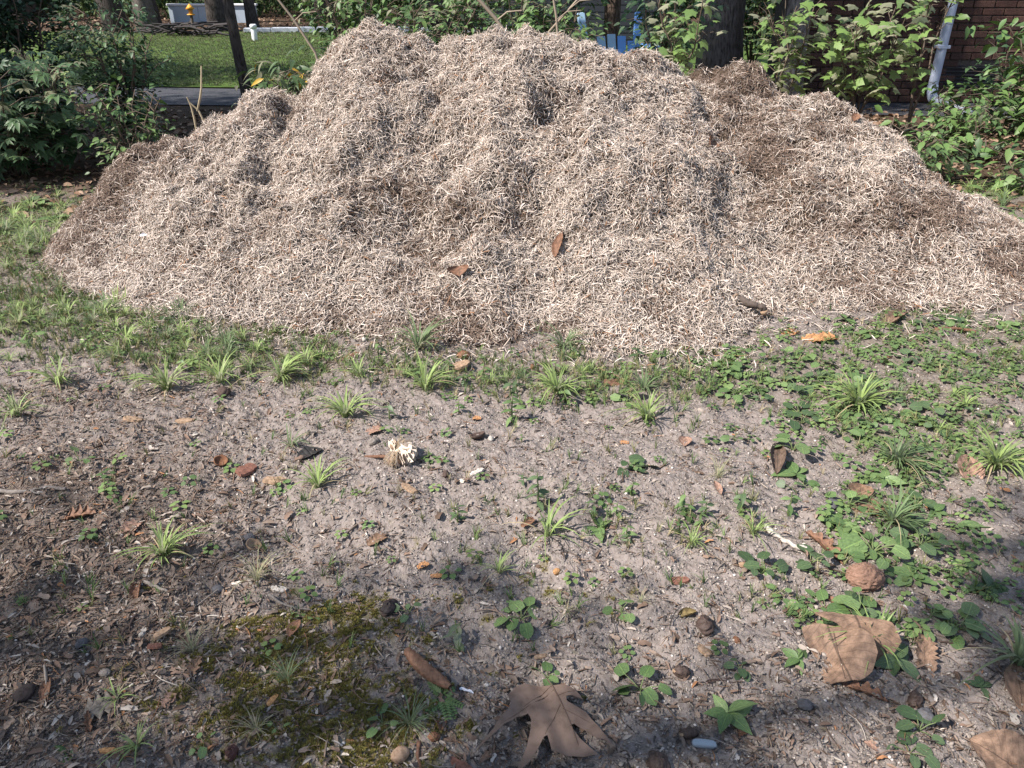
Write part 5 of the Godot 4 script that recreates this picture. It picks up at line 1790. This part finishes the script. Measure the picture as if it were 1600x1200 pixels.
func make_house() -> void:
	# brick house with a downspout, right of and behind the heap
	var Z := -8.42
	var X0 := 2.92
	var o := thing("brick_house", "dark red brick house wall with a pale downspout behind the shrubs", "house", Vector3(X0, 0, Z))
	var mortar := mottled("mortar", lin(0.11, 0.095, 0.088), 0.95, asphalt_like(), 1.5)
	part("wall", box(Vector3(0, -0.05, -1.1), Vector3(5.0, 2.75, -0.02)), mortar, o)
	var roof := Shape.new()
	block(roof, Vector3(-0.45, 2.76, -1.5), Vector3(5.4, 2.92, 0.5), 0.02)
	part("roof", roof.mesh(true), plain("roof", lin(0.09, 0.085, 0.08), 0.9), o)
	var tones := [lin(0.112, 0.062, 0.05), lin(0.095, 0.053, 0.044), lin(0.13, 0.075, 0.06), lin(0.082, 0.05, 0.044)]
	var unit := []
	for v in 3:
		var bs := Shape.new()
		block(bs, Vector3(0, 0, -0.06), Vector3(0.203 - 0.002 * v, 0.057 + 0.001 * v, 0.0), 0.004)
		unit.append(bs.mesh(true))
	var half_unit := box(Vector3(0, 0, -0.06), Vector3(0.097, 0.057, 0.0), 0.004)
	var brick_mats := []
	for k in 4:
		brick_mats.append(mottled("brick_%d" % k, tones[k], 0.92, asphalt_like(), 4.0, asphalt_like(), 0.25))
	var high := [[], [], [], []]
	for row in 36:
		var y := 0.02 + row * 0.0677
		for col in 24:
			var x := col * 0.2135 - (0.10675 if row % 2 == 1 else 0.0)
			var half := false
			if x < 0.0:
				half = true
				x = 0.0
			if x + 0.205 > 5.0:
				continue
			var vent := x > 1.42 and x < 1.98 and y > 0.13 and y < 0.36
			if vent:
				continue
			var v := rng.randi() % 4
			if row < 15 and col < 13:
				var b := part("brick", half_unit if half else unit[rng.randi() % 3], brick_mats[v], o, Vector3(x, y, rng.randf_range(-0.002, 0.003)))
				b.rotation.z = rng.randfn() * 0.003
			else:
				high[v].append(Transform3D(Basis(), Vector3(x, y, rng.randf_range(-0.002, 0.003))))
	for v in 4:
		var white := []
		white.resize(high[v].size())
		white.fill(Color.WHITE)
		swarm("brickwork", unit[0], brick_mats[v], high[v], white, o)
	# foundation vent
	var vo := Node3D.new()
	vo.name = "vent"
	vo.position = Vector3(1.44, 0.15, 0)
	o.add_child(vo, true)
	part("frame", box(Vector3(-0.01, -0.01, -0.05), Vector3(0.56, 0.22, -0.012), 0.004), plain("vent_black", lin(0.02, 0.02, 0.022), 0.6), vo)
	for k in 6:
		var sl := part("slat", box(Vector3(0.01, -0.010, -0.004), Vector3(0.54, 0.010, 0.004), 0.002), plain("vent_slat", lin(0.035, 0.035, 0.038), 0.5), vo, Vector3(0, 0.02 + 0.035 * k, -0.004))
		sl.rotation.x = 0.6
	# downspout: straight pipe, elbow, and a run along the ground towards the yard
	var d := Node3D.new()
	d.name = "downspout"
	d.position = Vector3(4.275 - X0, 0, 0.06)
	o.add_child(d, true)
	var metal := plain("downspout", lin(0.38, 0.43, 0.52), 0.6, 0.4)
	var pipe := Shape.new()
	tube(pipe, PackedVector3Array([Vector3(0, 2.7, 0), Vector3(0.0, 1.4, 0), Vector3(0, 0.17, 0)]), PackedFloat32Array([0.047, 0.047, 0.047]), 14)
	part("pipe", pipe.mesh(), metal, d)
	var elbow := Shape.new()
	tube(elbow, PackedVector3Array([Vector3(0, 0.19, 0), Vector3(0.0, 0.12, 0.015), Vector3(0, 0.075, 0.07), Vector3(0, 0.06, 0.16)]), PackedFloat32Array([0.052, 0.052, 0.052, 0.052]), 14)
	part("elbow", elbow.mesh(), metal, d)
	var run := Shape.new()
	tube(run, PackedVector3Array([Vector3(0, 0.06, 0.15), Vector3(-0.01, 0.055, 0.4), Vector3(-0.03, 0.05, 0.85)]), PackedFloat32Array([0.047, 0.047, 0.047]), 14)
	part("ground_run", run.mesh(), plain("run", lin(0.20, 0.23, 0.28), 0.7), d)
	for y in [0.55, 1.7]:
		part("strap", box(Vector3(-0.06, -0.015, -0.05), Vector3(0.06, 0.015, 0.052), 0.003), metal, d, Vector3(0, y, 0))

var asphalt_like_tex: NoiseTexture2D
func asphalt_like() -> NoiseTexture2D:
	if asphalt_like_tex == null:
		asphalt_like_tex = noise_tex(0.03, [[0.0, Color(0.5, 0.48, 0.46)], [0.5, Color(0.85, 0.84, 0.83)], [1.0, Color(1, 1, 1)]], 512, FastNoiseLite.TYPE_SIMPLEX_SMOOTH, 5, 48)
	return asphalt_like_tex

func crown_ring(c: Vector3, R: float, n: int, sprays: int) -> Array:
	var out := []
	for k in n:
		var a := TAU * k / n + rng.randf()
		out.append([c.x + cos(a) * R * rng.randf_range(0.4, 1.0), c.y + rng.randf_range(-0.6, 1.0), c.z + sin(a) * R * rng.randf_range(0.4, 1.0), R * 0.55, sprays])
	return out

func make_far_things() -> void:
	var grey := bark("grey", lin(0.19, 0.17, 0.155))
	var dark := bark("dark", lin(0.105, 0.092, 0.085))
	var pale := bark("pale", lin(0.27, 0.255, 0.245))
	var g := Color(0.055, 0.105, 0.032)
	# base x, z, radius, lean x, bark, label
	var far := [
		[-8.75, -19.0, 0.25, -1.2, dark, "leaning dark tree trunk, leftmost beyond the lawn"],
		[-7.95, -18.7, 0.21, -0.25, grey, "straight grey tree trunk beyond the lawn, beside the low white wall"],
		[-6.75, -19.6, 0.2, -0.5, dark, "dark tree trunk right of the yellow bird feeder"],
		[-6.15, -20.2, 0.13, -0.7, dark, "slim dark trunk leaning at the end of the low white wall"],
		[-9.6, -22.5, 0.30, 0.1, dark, "thick dark trunk deep in the trees behind the shrub"],
		[-5.3, -24.0, 0.25, 0.2, dark, "dark trunk behind the white pipe beyond the lawn"],
		[-4.0, -23.0, 0.2, 0.1, dark, "slender dark trunk behind the white border edging"],
		[-13.5, -24.0, 0.4, 0.0, dark, "large trunk far behind the dark shrubs"],
	]
	for e in far:
		tree(e[5], "trees beyond the lawn", Vector3(e[0], 0, e[1]), Vector3(e[3], 0, 0), e[2], 8.0, e[4], crown_ring(Vector3(e[0] + e[3] * 0.8, 6.4, e[1]), 2.6, 4, 90), g)
	tree("slim dark young tree standing beside the driveway left of the pile", "", Vector3(-2.46, 0, -7.7), Vector3(-0.25, 0, 0), 0.052, 4.6, dark, crown_ring(Vector3(-2.7, 4.3, -7.9), 1.0, 3, 50), g)
	tree("big dark grey tree trunk behind the pile's right shoulder", "trees behind the pile", Vector3(2.3, 0, -9.3), Vector3(0.1, 0, -0.4), 0.24, 7.0, grey, crown_ring(Vector3(1.2, 6.4, -9.0), 2.2, 5, 120), g)
	tree("grey tree trunk standing at the corner of the brick house", "trees behind the pile", Vector3(2.72, 0, -8.1), Vector3(0.1, 0, 0.1), 0.125, 6.0, pale, crown_ring(Vector3(2.0, 5.6, -7.6), 1.4, 3, 90), g)
	tree("dark trunk in the thicket behind the notch between the pile's two peaks", "trees behind the pile", Vector3(-0.62, 0, -8.6), Vector3(-0.7, 0, 1.2), 0.12, 6.2, dark, [[-1.5, 6.0, -6.9, 1.3, 330], [-0.4, 5.8, -7.4, 1.2, 260], [-2.4, 6.3, -6.6, 1.0, 200], [0.4, 6.2, -8.3, 1.2, 240], [-1.2, 6.8, -8.2, 1.3, 220]], g)
	tree("brown trunk in the thicket behind the blue chair", "trees behind the pile", Vector3(1.12, 0, -10.0), Vector3(0.1, 0, 0.2), 0.10, 6.0, bark("brown", lin(0.16, 0.12, 0.095)), crown_ring(Vector3(0.6, 6.0, -10.2), 1.6, 4, 110), g)
	# low white wall beyond the trees
	var w := thing("garden_wall", "low white wall seen between the trunks beyond the lawn", "wall", Vector3(-9.2, 0, -23.0))
	for k in 3:
		part("panel", box(Vector3(k * 0.78, 0, -0.08), Vector3(k * 0.78 + 0.775, 0.42, 0.0), 0.006), plain("white_wall", lin(0.40, 0.47, 0.54), 0.7), w)
	part("coping", box(Vector3(-0.03, 0.423, -0.12), Vector3(2.37, 0.47, 0.04), 0.008), plain("white_cap", lin(0.76, 0.78, 0.80), 0.7), w)
	# white border edging and pipe
	var ed := thing("border_edging", "low white edging along the back of the lawn", "edging", Vector3(-6.0, 0, -19.0), 0.03)
	for k in 9:
		part("edging_block", box(Vector3(k * 0.62, 0, -0.1), Vector3(k * 0.62 + 0.6, 0.11 + 0.01 * (k % 3), 0.05), 0.012), plain("edging", lin(0.46, 0.49, 0.53), 0.8), ed)
	var p := thing("vent_pipe", "short white pipe standing upright in the lawn", "pipe", Vector3(-5.05, 0, -16.6))
	var ps := Shape.new()
	tube(ps, PackedVector3Array([Vector3(0, 0, 0), Vector3(0, 0.25, 0)]), PackedFloat32Array([0.055, 0.055]), 16)
	part("pipe_body", ps.mesh(), plain("pvc", lin(0.72, 0.73, 0.75), 0.5), p)
	var cp := Shape.new()
	tube(cp, PackedVector3Array([Vector3(0, 0.24, 0), Vector3(0, 0.30, 0), Vector3(0, 0.315, 0)]), PackedFloat32Array([0.066, 0.066, 0.05]), 16)
	part("pipe_cap", cp.mesh(), plain("pvc", lin(0.72, 0.73, 0.75), 0.5), p)
	# yellow bird feeder on a post
	var f := thing("bird_feeder", "yellow lantern-shaped bird feeder on a post between the trunks", "bird feeder", Vector3(-6.82, 0, -18.2))
	var post := Shape.new()
	tube(post, PackedVector3Array([Vector3.ZERO, Vector3(0, 0.42, 0)]), PackedFloat32Array([0.03, 0.03]), 8)
	part("post", post.mesh(), plain("post", lin(0.10, 0.08, 0.06), 0.8), f)
	var yellow := plain("feeder", lin(0.62, 0.30, 0.04), 0.5)
	var tray := Shape.new()
	tube(tray, PackedVector3Array([Vector3(0, 0.40, 0), Vector3(0, 0.425, 0)]), PackedFloat32Array([0.075, 0.085]), 12)
	part("tray", tray.mesh(), yellow, f)
	var bin := Shape.new()
	tube(bin, PackedVector3Array([Vector3(0, 0.42, 0), Vector3(0, 0.52, 0)]), PackedFloat32Array([0.04, 0.05]), 12)
	part("seed_tube", bin.mesh(), plain("feeder_tube", lin(0.42, 0.22, 0.05), 0.4), f)
	var rf := Shape.new()
	tube(rf, PackedVector3Array([Vector3(0, 0.515, 0), Vector3(0, 0.57, 0), Vector3(0, 0.62, 0)]), PackedFloat32Array([0.10, 0.055, 0.01]), 12)
	part("feeder_roof", rf.mesh(), yellow, f)
	# brush heap under the far trees
	var br := thing("brush_heap", "low dark heap of brush at the lawn's far edge", "brush heap", Vector3(-6.9, 0, -17.9))
	for k in 60:
		var q := Shape.new()
		var a := rng.randf() * PI
		var c := Vector3(rng.randfn() * 0.36, rng.randf_range(0.03, 0.22), rng.randfn() * 0.2)
		var d := Vector3(cos(a), rng.randf_range(-0.2, 0.2), sin(a) * 0.5) * rng.randf_range(0.2, 0.5)
		tube(q, PackedVector3Array([c - d, c + Vector3(0, 0.04, 0), c + d]), PackedFloat32Array([0.015, 0.02, 0.012]), 6, 0.3)
		part("brush_stick", q.mesh(), plain("brush", lin(0.05, 0.045, 0.045), 0.9), br)
	# grey sided shed behind the thicket
	var sh := thing("sided_shed", "grey-blue shed with lap siding behind the thicket", "shed", Vector3(-0.55, 0, -15.5))
	part("wall", box(Vector3(0, 0, -2.5), Vector3(3.2, 2.4, -0.02)), plain("shed_core", lin(0.06, 0.065, 0.075), 0.9), sh)
	for k in 20:
		var bd := part("siding_board", box(Vector3(-0.01, 0, -0.012), Vector3(3.21, 0.125, 0.006), 0.003), plain("siding", lin(0.028, 0.032, 0.04), 0.7), sh, Vector3(0, k * 0.115, 0.0))
		bd.rotation.x = -0.06
	part("roof", box(Vector3(-0.3, 2.42, -2.8), Vector3(3.5, 2.55, 0.4), 0.02), plain("roof", lin(0.09, 0.085, 0.08), 0.9), sh)
	lawn_chair()

func lawn_chair() -> void:
	# light blue slatted garden chair, its back to the thicket
	var o := thing("garden_chair", "light blue slatted garden chair half hidden behind the pile", "chair", Vector3(1.12, 0, -8.55), 0.25)
	var pale := plain("chair_blue", lin(0.30, 0.44, 0.56), 0.5)
	var deep := plain("chair_deep", lin(0.14, 0.30, 0.62), 0.5)
	for k in 5:
		part("seat_slat", box(Vector3(-0.26, 0.33 - 0.012 * k, -0.22 + k * 0.1), Vector3(0.26, 0.35 - 0.012 * k, -0.13 + k * 0.1), 0.004), pale, o)
	for k in 5:
		var tall: float = 0.58 + [0.0, 0.05, 0.07, 0.05, 0.0][k]
		var sl := part("back_slat", box(Vector3(-0.045, 0.0, -0.01), Vector3(0.045, tall - 0.30, 0.01), 0.004), pale if k < 3 else deep, o, Vector3(-0.21 + 0.105 * k, 0.30, -0.22))
		sl.rotation = Vector3(-0.33, 0, (2 - k) * 0.03)
	for side in [-1.0, 1.0]:
		var bp := part("back_post", box(Vector3(-0.04, 0.0, -0.015), Vector3(0.04, 0.60, 0.015), 0.005), pale if side < 0.0 else deep, o, Vector3(side * 0.26, 0.26, -0.24))
		bp.rotation = Vector3(-0.28, 0, -side * 0.10)
		part("armrest", box(Vector3(side * 0.33 - 0.05, 0.52, -0.25), Vector3(side * 0.33 + 0.05, 0.545, 0.35), 0.006), deep, o)
		part("leg", box(Vector3(side * 0.31 - 0.02, 0.0, 0.24), Vector3(side * 0.31 + 0.02, 0.52, 0.32), 0.005), pale, o)
		var back_leg := part("leg", box(Vector3(-0.02, 0.0, -0.04), Vector3(0.02, 0.54, 0.04), 0.005), pale, o, Vector3(side * 0.31, 0, -0.24))
		back_leg.rotation.x = 0.12

func make_thickets() -> void:
	var ov := green_leaf(1.0, 0.5, 0.22, 0.25, 4).mesh()
	var lance := green_leaf(1.0, 0.28, 0.25, 0.55, 4).mesh()
	var tiny := green_leaf(1.0, 0.55, 0.15, 0.1, 2).mesh()
	var hand := palmate(5, 1.0, 0.36, 2.6, 0.3).mesh()
	var mpl := maple_leaf(1.0).mesh()
	var deep := [Color(0.042, 0.085, 0.038), Color(0.052, 0.10, 0.042), Color(0.033, 0.068, 0.031), Color(0.065, 0.12, 0.048)]
	var mid := [Color(0.065, 0.12, 0.04), Color(0.09, 0.16, 0.045), Color(0.05, 0.095, 0.035), Color(0.11, 0.18, 0.055)]
	var fresh := [Color(0.10, 0.175, 0.048), Color(0.12, 0.20, 0.052), Color(0.08, 0.14, 0.04), Color(0.135, 0.215, 0.06)]
	# left of the heap
	shrub("hand_leaved_shrub", "dark shrub with hand-shaped leaves left of the pile", "shrubs left of the pile", Vector3(-3.3, 0, -5.2), Vector3(0.75, 0.78, 0.5), hand, 0.085, 280, 420, deep, "hand", 8, 0.14, 0.25)
	shrub("hand_leaved_shrub", "hand-leaved shrub cut by the left border of the photo", "shrubs left of the pile", Vector3(-4.2, 0, -5.4), Vector3(0.7, 0.85, 0.5), hand, 0.085, 160, 500, deep, "hand", 8, 0.14, 0.25)
	shrub("small_leaved_shrub", "small-leaved shrub between the dark shrub and the driveway", "shrubs left of the pile", Vector3(-2.85, 0, -6.0), Vector3(0.42, 0.98, 0.4), ov, 0.042, 250, 2600, deep, "small", 9, 0.08, 0.25)
	shrub("small_leaved_shrub", "low light green shrub touching the pile's left shoulder", "shrubs left of the pile", Vector3(-2.42, 0, -5.05), Vector3(0.34, 0.62, 0.4), ov, 0.05, 200, 380, mid, "low", 8, 0.06, 0.3)
	shrub("evergreen_shrub", "tall dark fine-leaved evergreen behind the hand-leaved shrubs", "shrubs left of the pile", Vector3(-3.72, 0, -6.25), Vector3(0.55, 1.25, 0.42), ov, 0.048, 250, 6500, [Color(0.025, 0.05, 0.025), Color(0.035, 0.065, 0.03), Color(0.045, 0.085, 0.04)], "ever", 10, 0.1, 0.15)
	shrub("evergreen_shrub", "dark evergreen cut by the upper left corner of the photo", "shrubs left of the pile", Vector3(-4.75, 0, -6.6), Vector3(0.7, 1.4, 0.5), ov, 0.05, 150, 6500, [Color(0.025, 0.05, 0.025), Color(0.035, 0.065, 0.03), Color(0.045, 0.085, 0.04)], "ever", 10, 0.1, 0.15)
	var sp := shrub("pale_sprig", "pale yellow-green leafy sprig hanging in front of the dark shrubs", "", Vector3(-2.98, 0.25, -5.3), Vector3(0.16, 0.52, 0.12), ov, 0.042, 60, 0, [Color(0.24, 0.27, 0.11), Color(0.19, 0.23, 0.09)], "pale", 2, 0.5, 0.3)
	sp.set_meta("category", "plant")
	shrub("drooping_shrub", "dark shrub with long drooping leaves beside the driveway", "shrubs behind the pile", Vector3(-1.75, 0, -7.0), Vector3(0.5, 0.55, 0.35), lance, 0.13, 170, 160, [Color(0.035, 0.07, 0.03), Color(0.05, 0.095, 0.035), Color(0.04, 0.075, 0.03), Color(0.06, 0.10, 0.04), Color(0.045, 0.085, 0.03), Color(0.42, 0.27, 0.03)], "droop", 7, 0.2, 0.3)
	# thicket behind the heap
	var mass := [
		[-1.45, -7.9, 0.75, 1.25, ov, 0.075, mid, "leafy thicket shrub behind the pile, left of its first peak"],
		[-0.75, -7.4, 0.7, 1.15, ov, 0.065, mid, "leafy thicket shrub behind the pile's first peak"],
		[0.0, -7.7, 0.7, 1.2, hand, 0.075, mid, "thicket shrub behind the notch and the pile's second peak"],
		[0.42, -7.5, 0.42, 1.0, ov, 0.07, mid, "thicket shrub behind the pile's flat top"],
		[0.45, -9.8, 1.0, 1.4, ov, 0.08, deep, "dark shrub deep in the thicket behind the pile's flat top"],
		[1.42, -8.0, 0.36, 1.1, ov, 0.085, deep, "dark glossy shrub behind the pile's right shoulder"],
		[-2.1, -10.6, 0.8, 1.3, ov, 0.08, mid, "shrub across the driveway behind the drooping leaves"],
		[3.1, -10.8, 0.7, 1.5, ov, 0.09, deep, "dark shrub in the gap beside the big grey trunk"],
		[-0.6, -11.0, 1.3, 1.5, ov, 0.09, deep, "broad dark shrub across the driveway behind the thicket"],
	]
	var k := 0
	for e in mass:
		k += 1
		shrub("thicket_shrub", e[7], "thicket behind the pile", Vector3(e[0], 0, e[1]), Vector3(e[2], e[3], 0.5), e[4], e[5], 110, 800 if e[4] == ov else 260, e[6], "mass%d" % k, 8, 0.25, 0.35)
	# maples and shrubs at the right
	shrub("maple_sapling", "fresh green maple sapling behind the notch right of the flat top", "maple saplings by the brick house", Vector3(1.42, 0, -7.0), Vector3(0.26, 1.15, 0.25), mpl, 0.072, 110, 0, fresh, "maple", 3, 0.5, 0.45)
	shrub("maple_sapling", "maple sapling in front of the grey trunk at the house corner", "maple saplings by the brick house", Vector3(2.22, 0, -6.7), Vector3(0.34, 1.15, 0.28), mpl, 0.072, 170, 0, fresh, "maple", 4, 0.35, 0.45)
	shrub("maple_sapling", "wide maple sapling spreading across the brick wall", "maple saplings by the brick house", Vector3(2.8, 0, -6.6), Vector3(0.45, 0.98, 0.35), mpl, 0.075, 230, 0, fresh, "maple", 6, 0.42, 0.45)
	shrub("maple_sapling", "maple sapling whose leaves hang beside the downspout", "maple saplings by the brick house", Vector3(3.2, 0, -6.5), Vector3(0.16, 1.2, 0.2), mpl, 0.075, 40, 0, fresh, "maple", 3, 0.45, 0.45)
	shrub("broadleaf_shrub", "broad-leaved shrub at the right border of the photo", "shrubs by the brick house", Vector3(3.72, 0, -5.7), Vector3(0.48, 0.85, 0.45), ov, 0.085, 260, 420, mid, "broad", 7, 0.18, 0.35)
	shrub("broadleaf_shrub", "rounded shrub in front of the downspout's foot", "shrubs by the brick house", Vector3(3.2, 0, -5.75), Vector3(0.34, 0.5, 0.35), ov, 0.062, 260, 420, mid, "round", 7, 0.1, 0.35)
	shrub("broadleaf_shrub", "low leafy shrub behind the pile's right slope", "shrubs by the brick house", Vector3(2.72, 0, -5.2), Vector3(0.38, 0.36, 0.35), ov, 0.075, 200, 120, mid, "slope", 7, 0.08, 0.35)
	shrub("broadleaf_shrub", "sprawling low plant near the pile's right end", "shrubs by the brick house", Vector3(3.2, 0, -4.75), Vector3(0.4, 0.3, 0.3), ov, 0.085, 160, 60, mid, "sprawl", 6, 0.05, 0.35)
	shrub("broadleaf_shrub", "dark shrub beneath the black wall vent", "shrubs by the brick house", Vector3(4.3, 0, -6.7), Vector3(0.7, 0.7, 0.4), ov, 0.08, 160, 500, deep, "under", 7, 0.1, 0.3)
	shrub("broadleaf_shrub", "tall leafy branches reaching down at the upper right corner", "shrubs by the brick house", Vector3(4.15, 0, -6.1), Vector3(0.5, 1.25, 0.4), ov, 0.10, 200, 40, fresh, "corner", 6, 0.55, 0.4)
	# bare stems in the thicket
	for e in [[Vector3(-1.62, 0.62, -6.9), Vector3(-1.95, 1.12, -6.9), 0.011, "long bare stem slanting in front of the lawn and thicket"], [Vector3(0.0, 0.72, -6.5), Vector3(-0.28, 1.05, -6.5), 0.016, "thick bare stem rising behind the pile's second peak"], [Vector3(0.38, 0.62, -6.8), Vector3(0.30, 1.15, -6.8), 0.010, "thin upright bare stem right of the pile's second peak"], [Vector3(0.30, 0.78, -6.85), Vector3(0.62, 1.12, -6.85), 0.010, "thin bare stem crossing another right of the second peak"]]:
		var o := thing("bare_stem", e[3], "stem", Vector3(e[0].x, 0, e[0].z), 0.0, "bare stems in the thicket")
		var s := Shape.new()
		var a: Vector3 = e[0] - o.position
		var b: Vector3 = e[1] - o.position
		tube(s, PackedVector3Array([Vector3((a.x - b.x) * 0.4, 0, 0), a, a.lerp(b, 0.5) + Vector3(0.012, 0.01, 0), b, b + (b - a) * 0.5]), PackedFloat32Array([e[2] * 1.2, e[2], e[2] * 0.9, e[2] * 0.8, e[2] * 0.4]), 6, 0.2)
		part("stalk", s.mesh(), plain("bare_stem", lin(0.27, 0.22, 0.165), 0.85), o)
		var sd := Shape.new()
		tube(sd, PackedVector3Array([a.lerp(b, 0.45), a.lerp(b, 0.45) + Vector3(0.09, 0.07, 0.02), a.lerp(b, 0.45) + Vector3(0.2, 0.08, 0.03)]), PackedFloat32Array([e[2] * 0.5, e[2] * 0.4, e[2] * 0.2]), 5)
		part("side_twig", sd.mesh(), plain("bare_stem", lin(0.27, 0.22, 0.165), 0.85), o)
	# the wood beyond everything reads as one mass
	var at := []
	var tint := []
	for n in 9000:
		var z := -25.0 - 16.0 * rng.randf()
		var x := rng.randf_range(-1.0, 0.75) * -z * 0.85
		at.append(Transform3D(Basis(Vector3.UP, rng.randf() * TAU).scaled(Vector3.ONE * rng.randf_range(1.0, 2.2)), Vector3(x, rng.randf_range(0.05, 2.6), z)))
		var c := Color(0.05, 0.09, 0.035).lerp(Color(0.13, 0.17, 0.05), rng.randf() * rng.randf()) * rng.randf_range(0.6, 1.2)
		c.a = 1.0
		tint.append(c)
	swarm("far_undergrowth", spray_mesh, tinted("tree_leaf", 0.6, 0.3), at, tint, self, "dim green undergrowth of the wood far beyond the lawn")
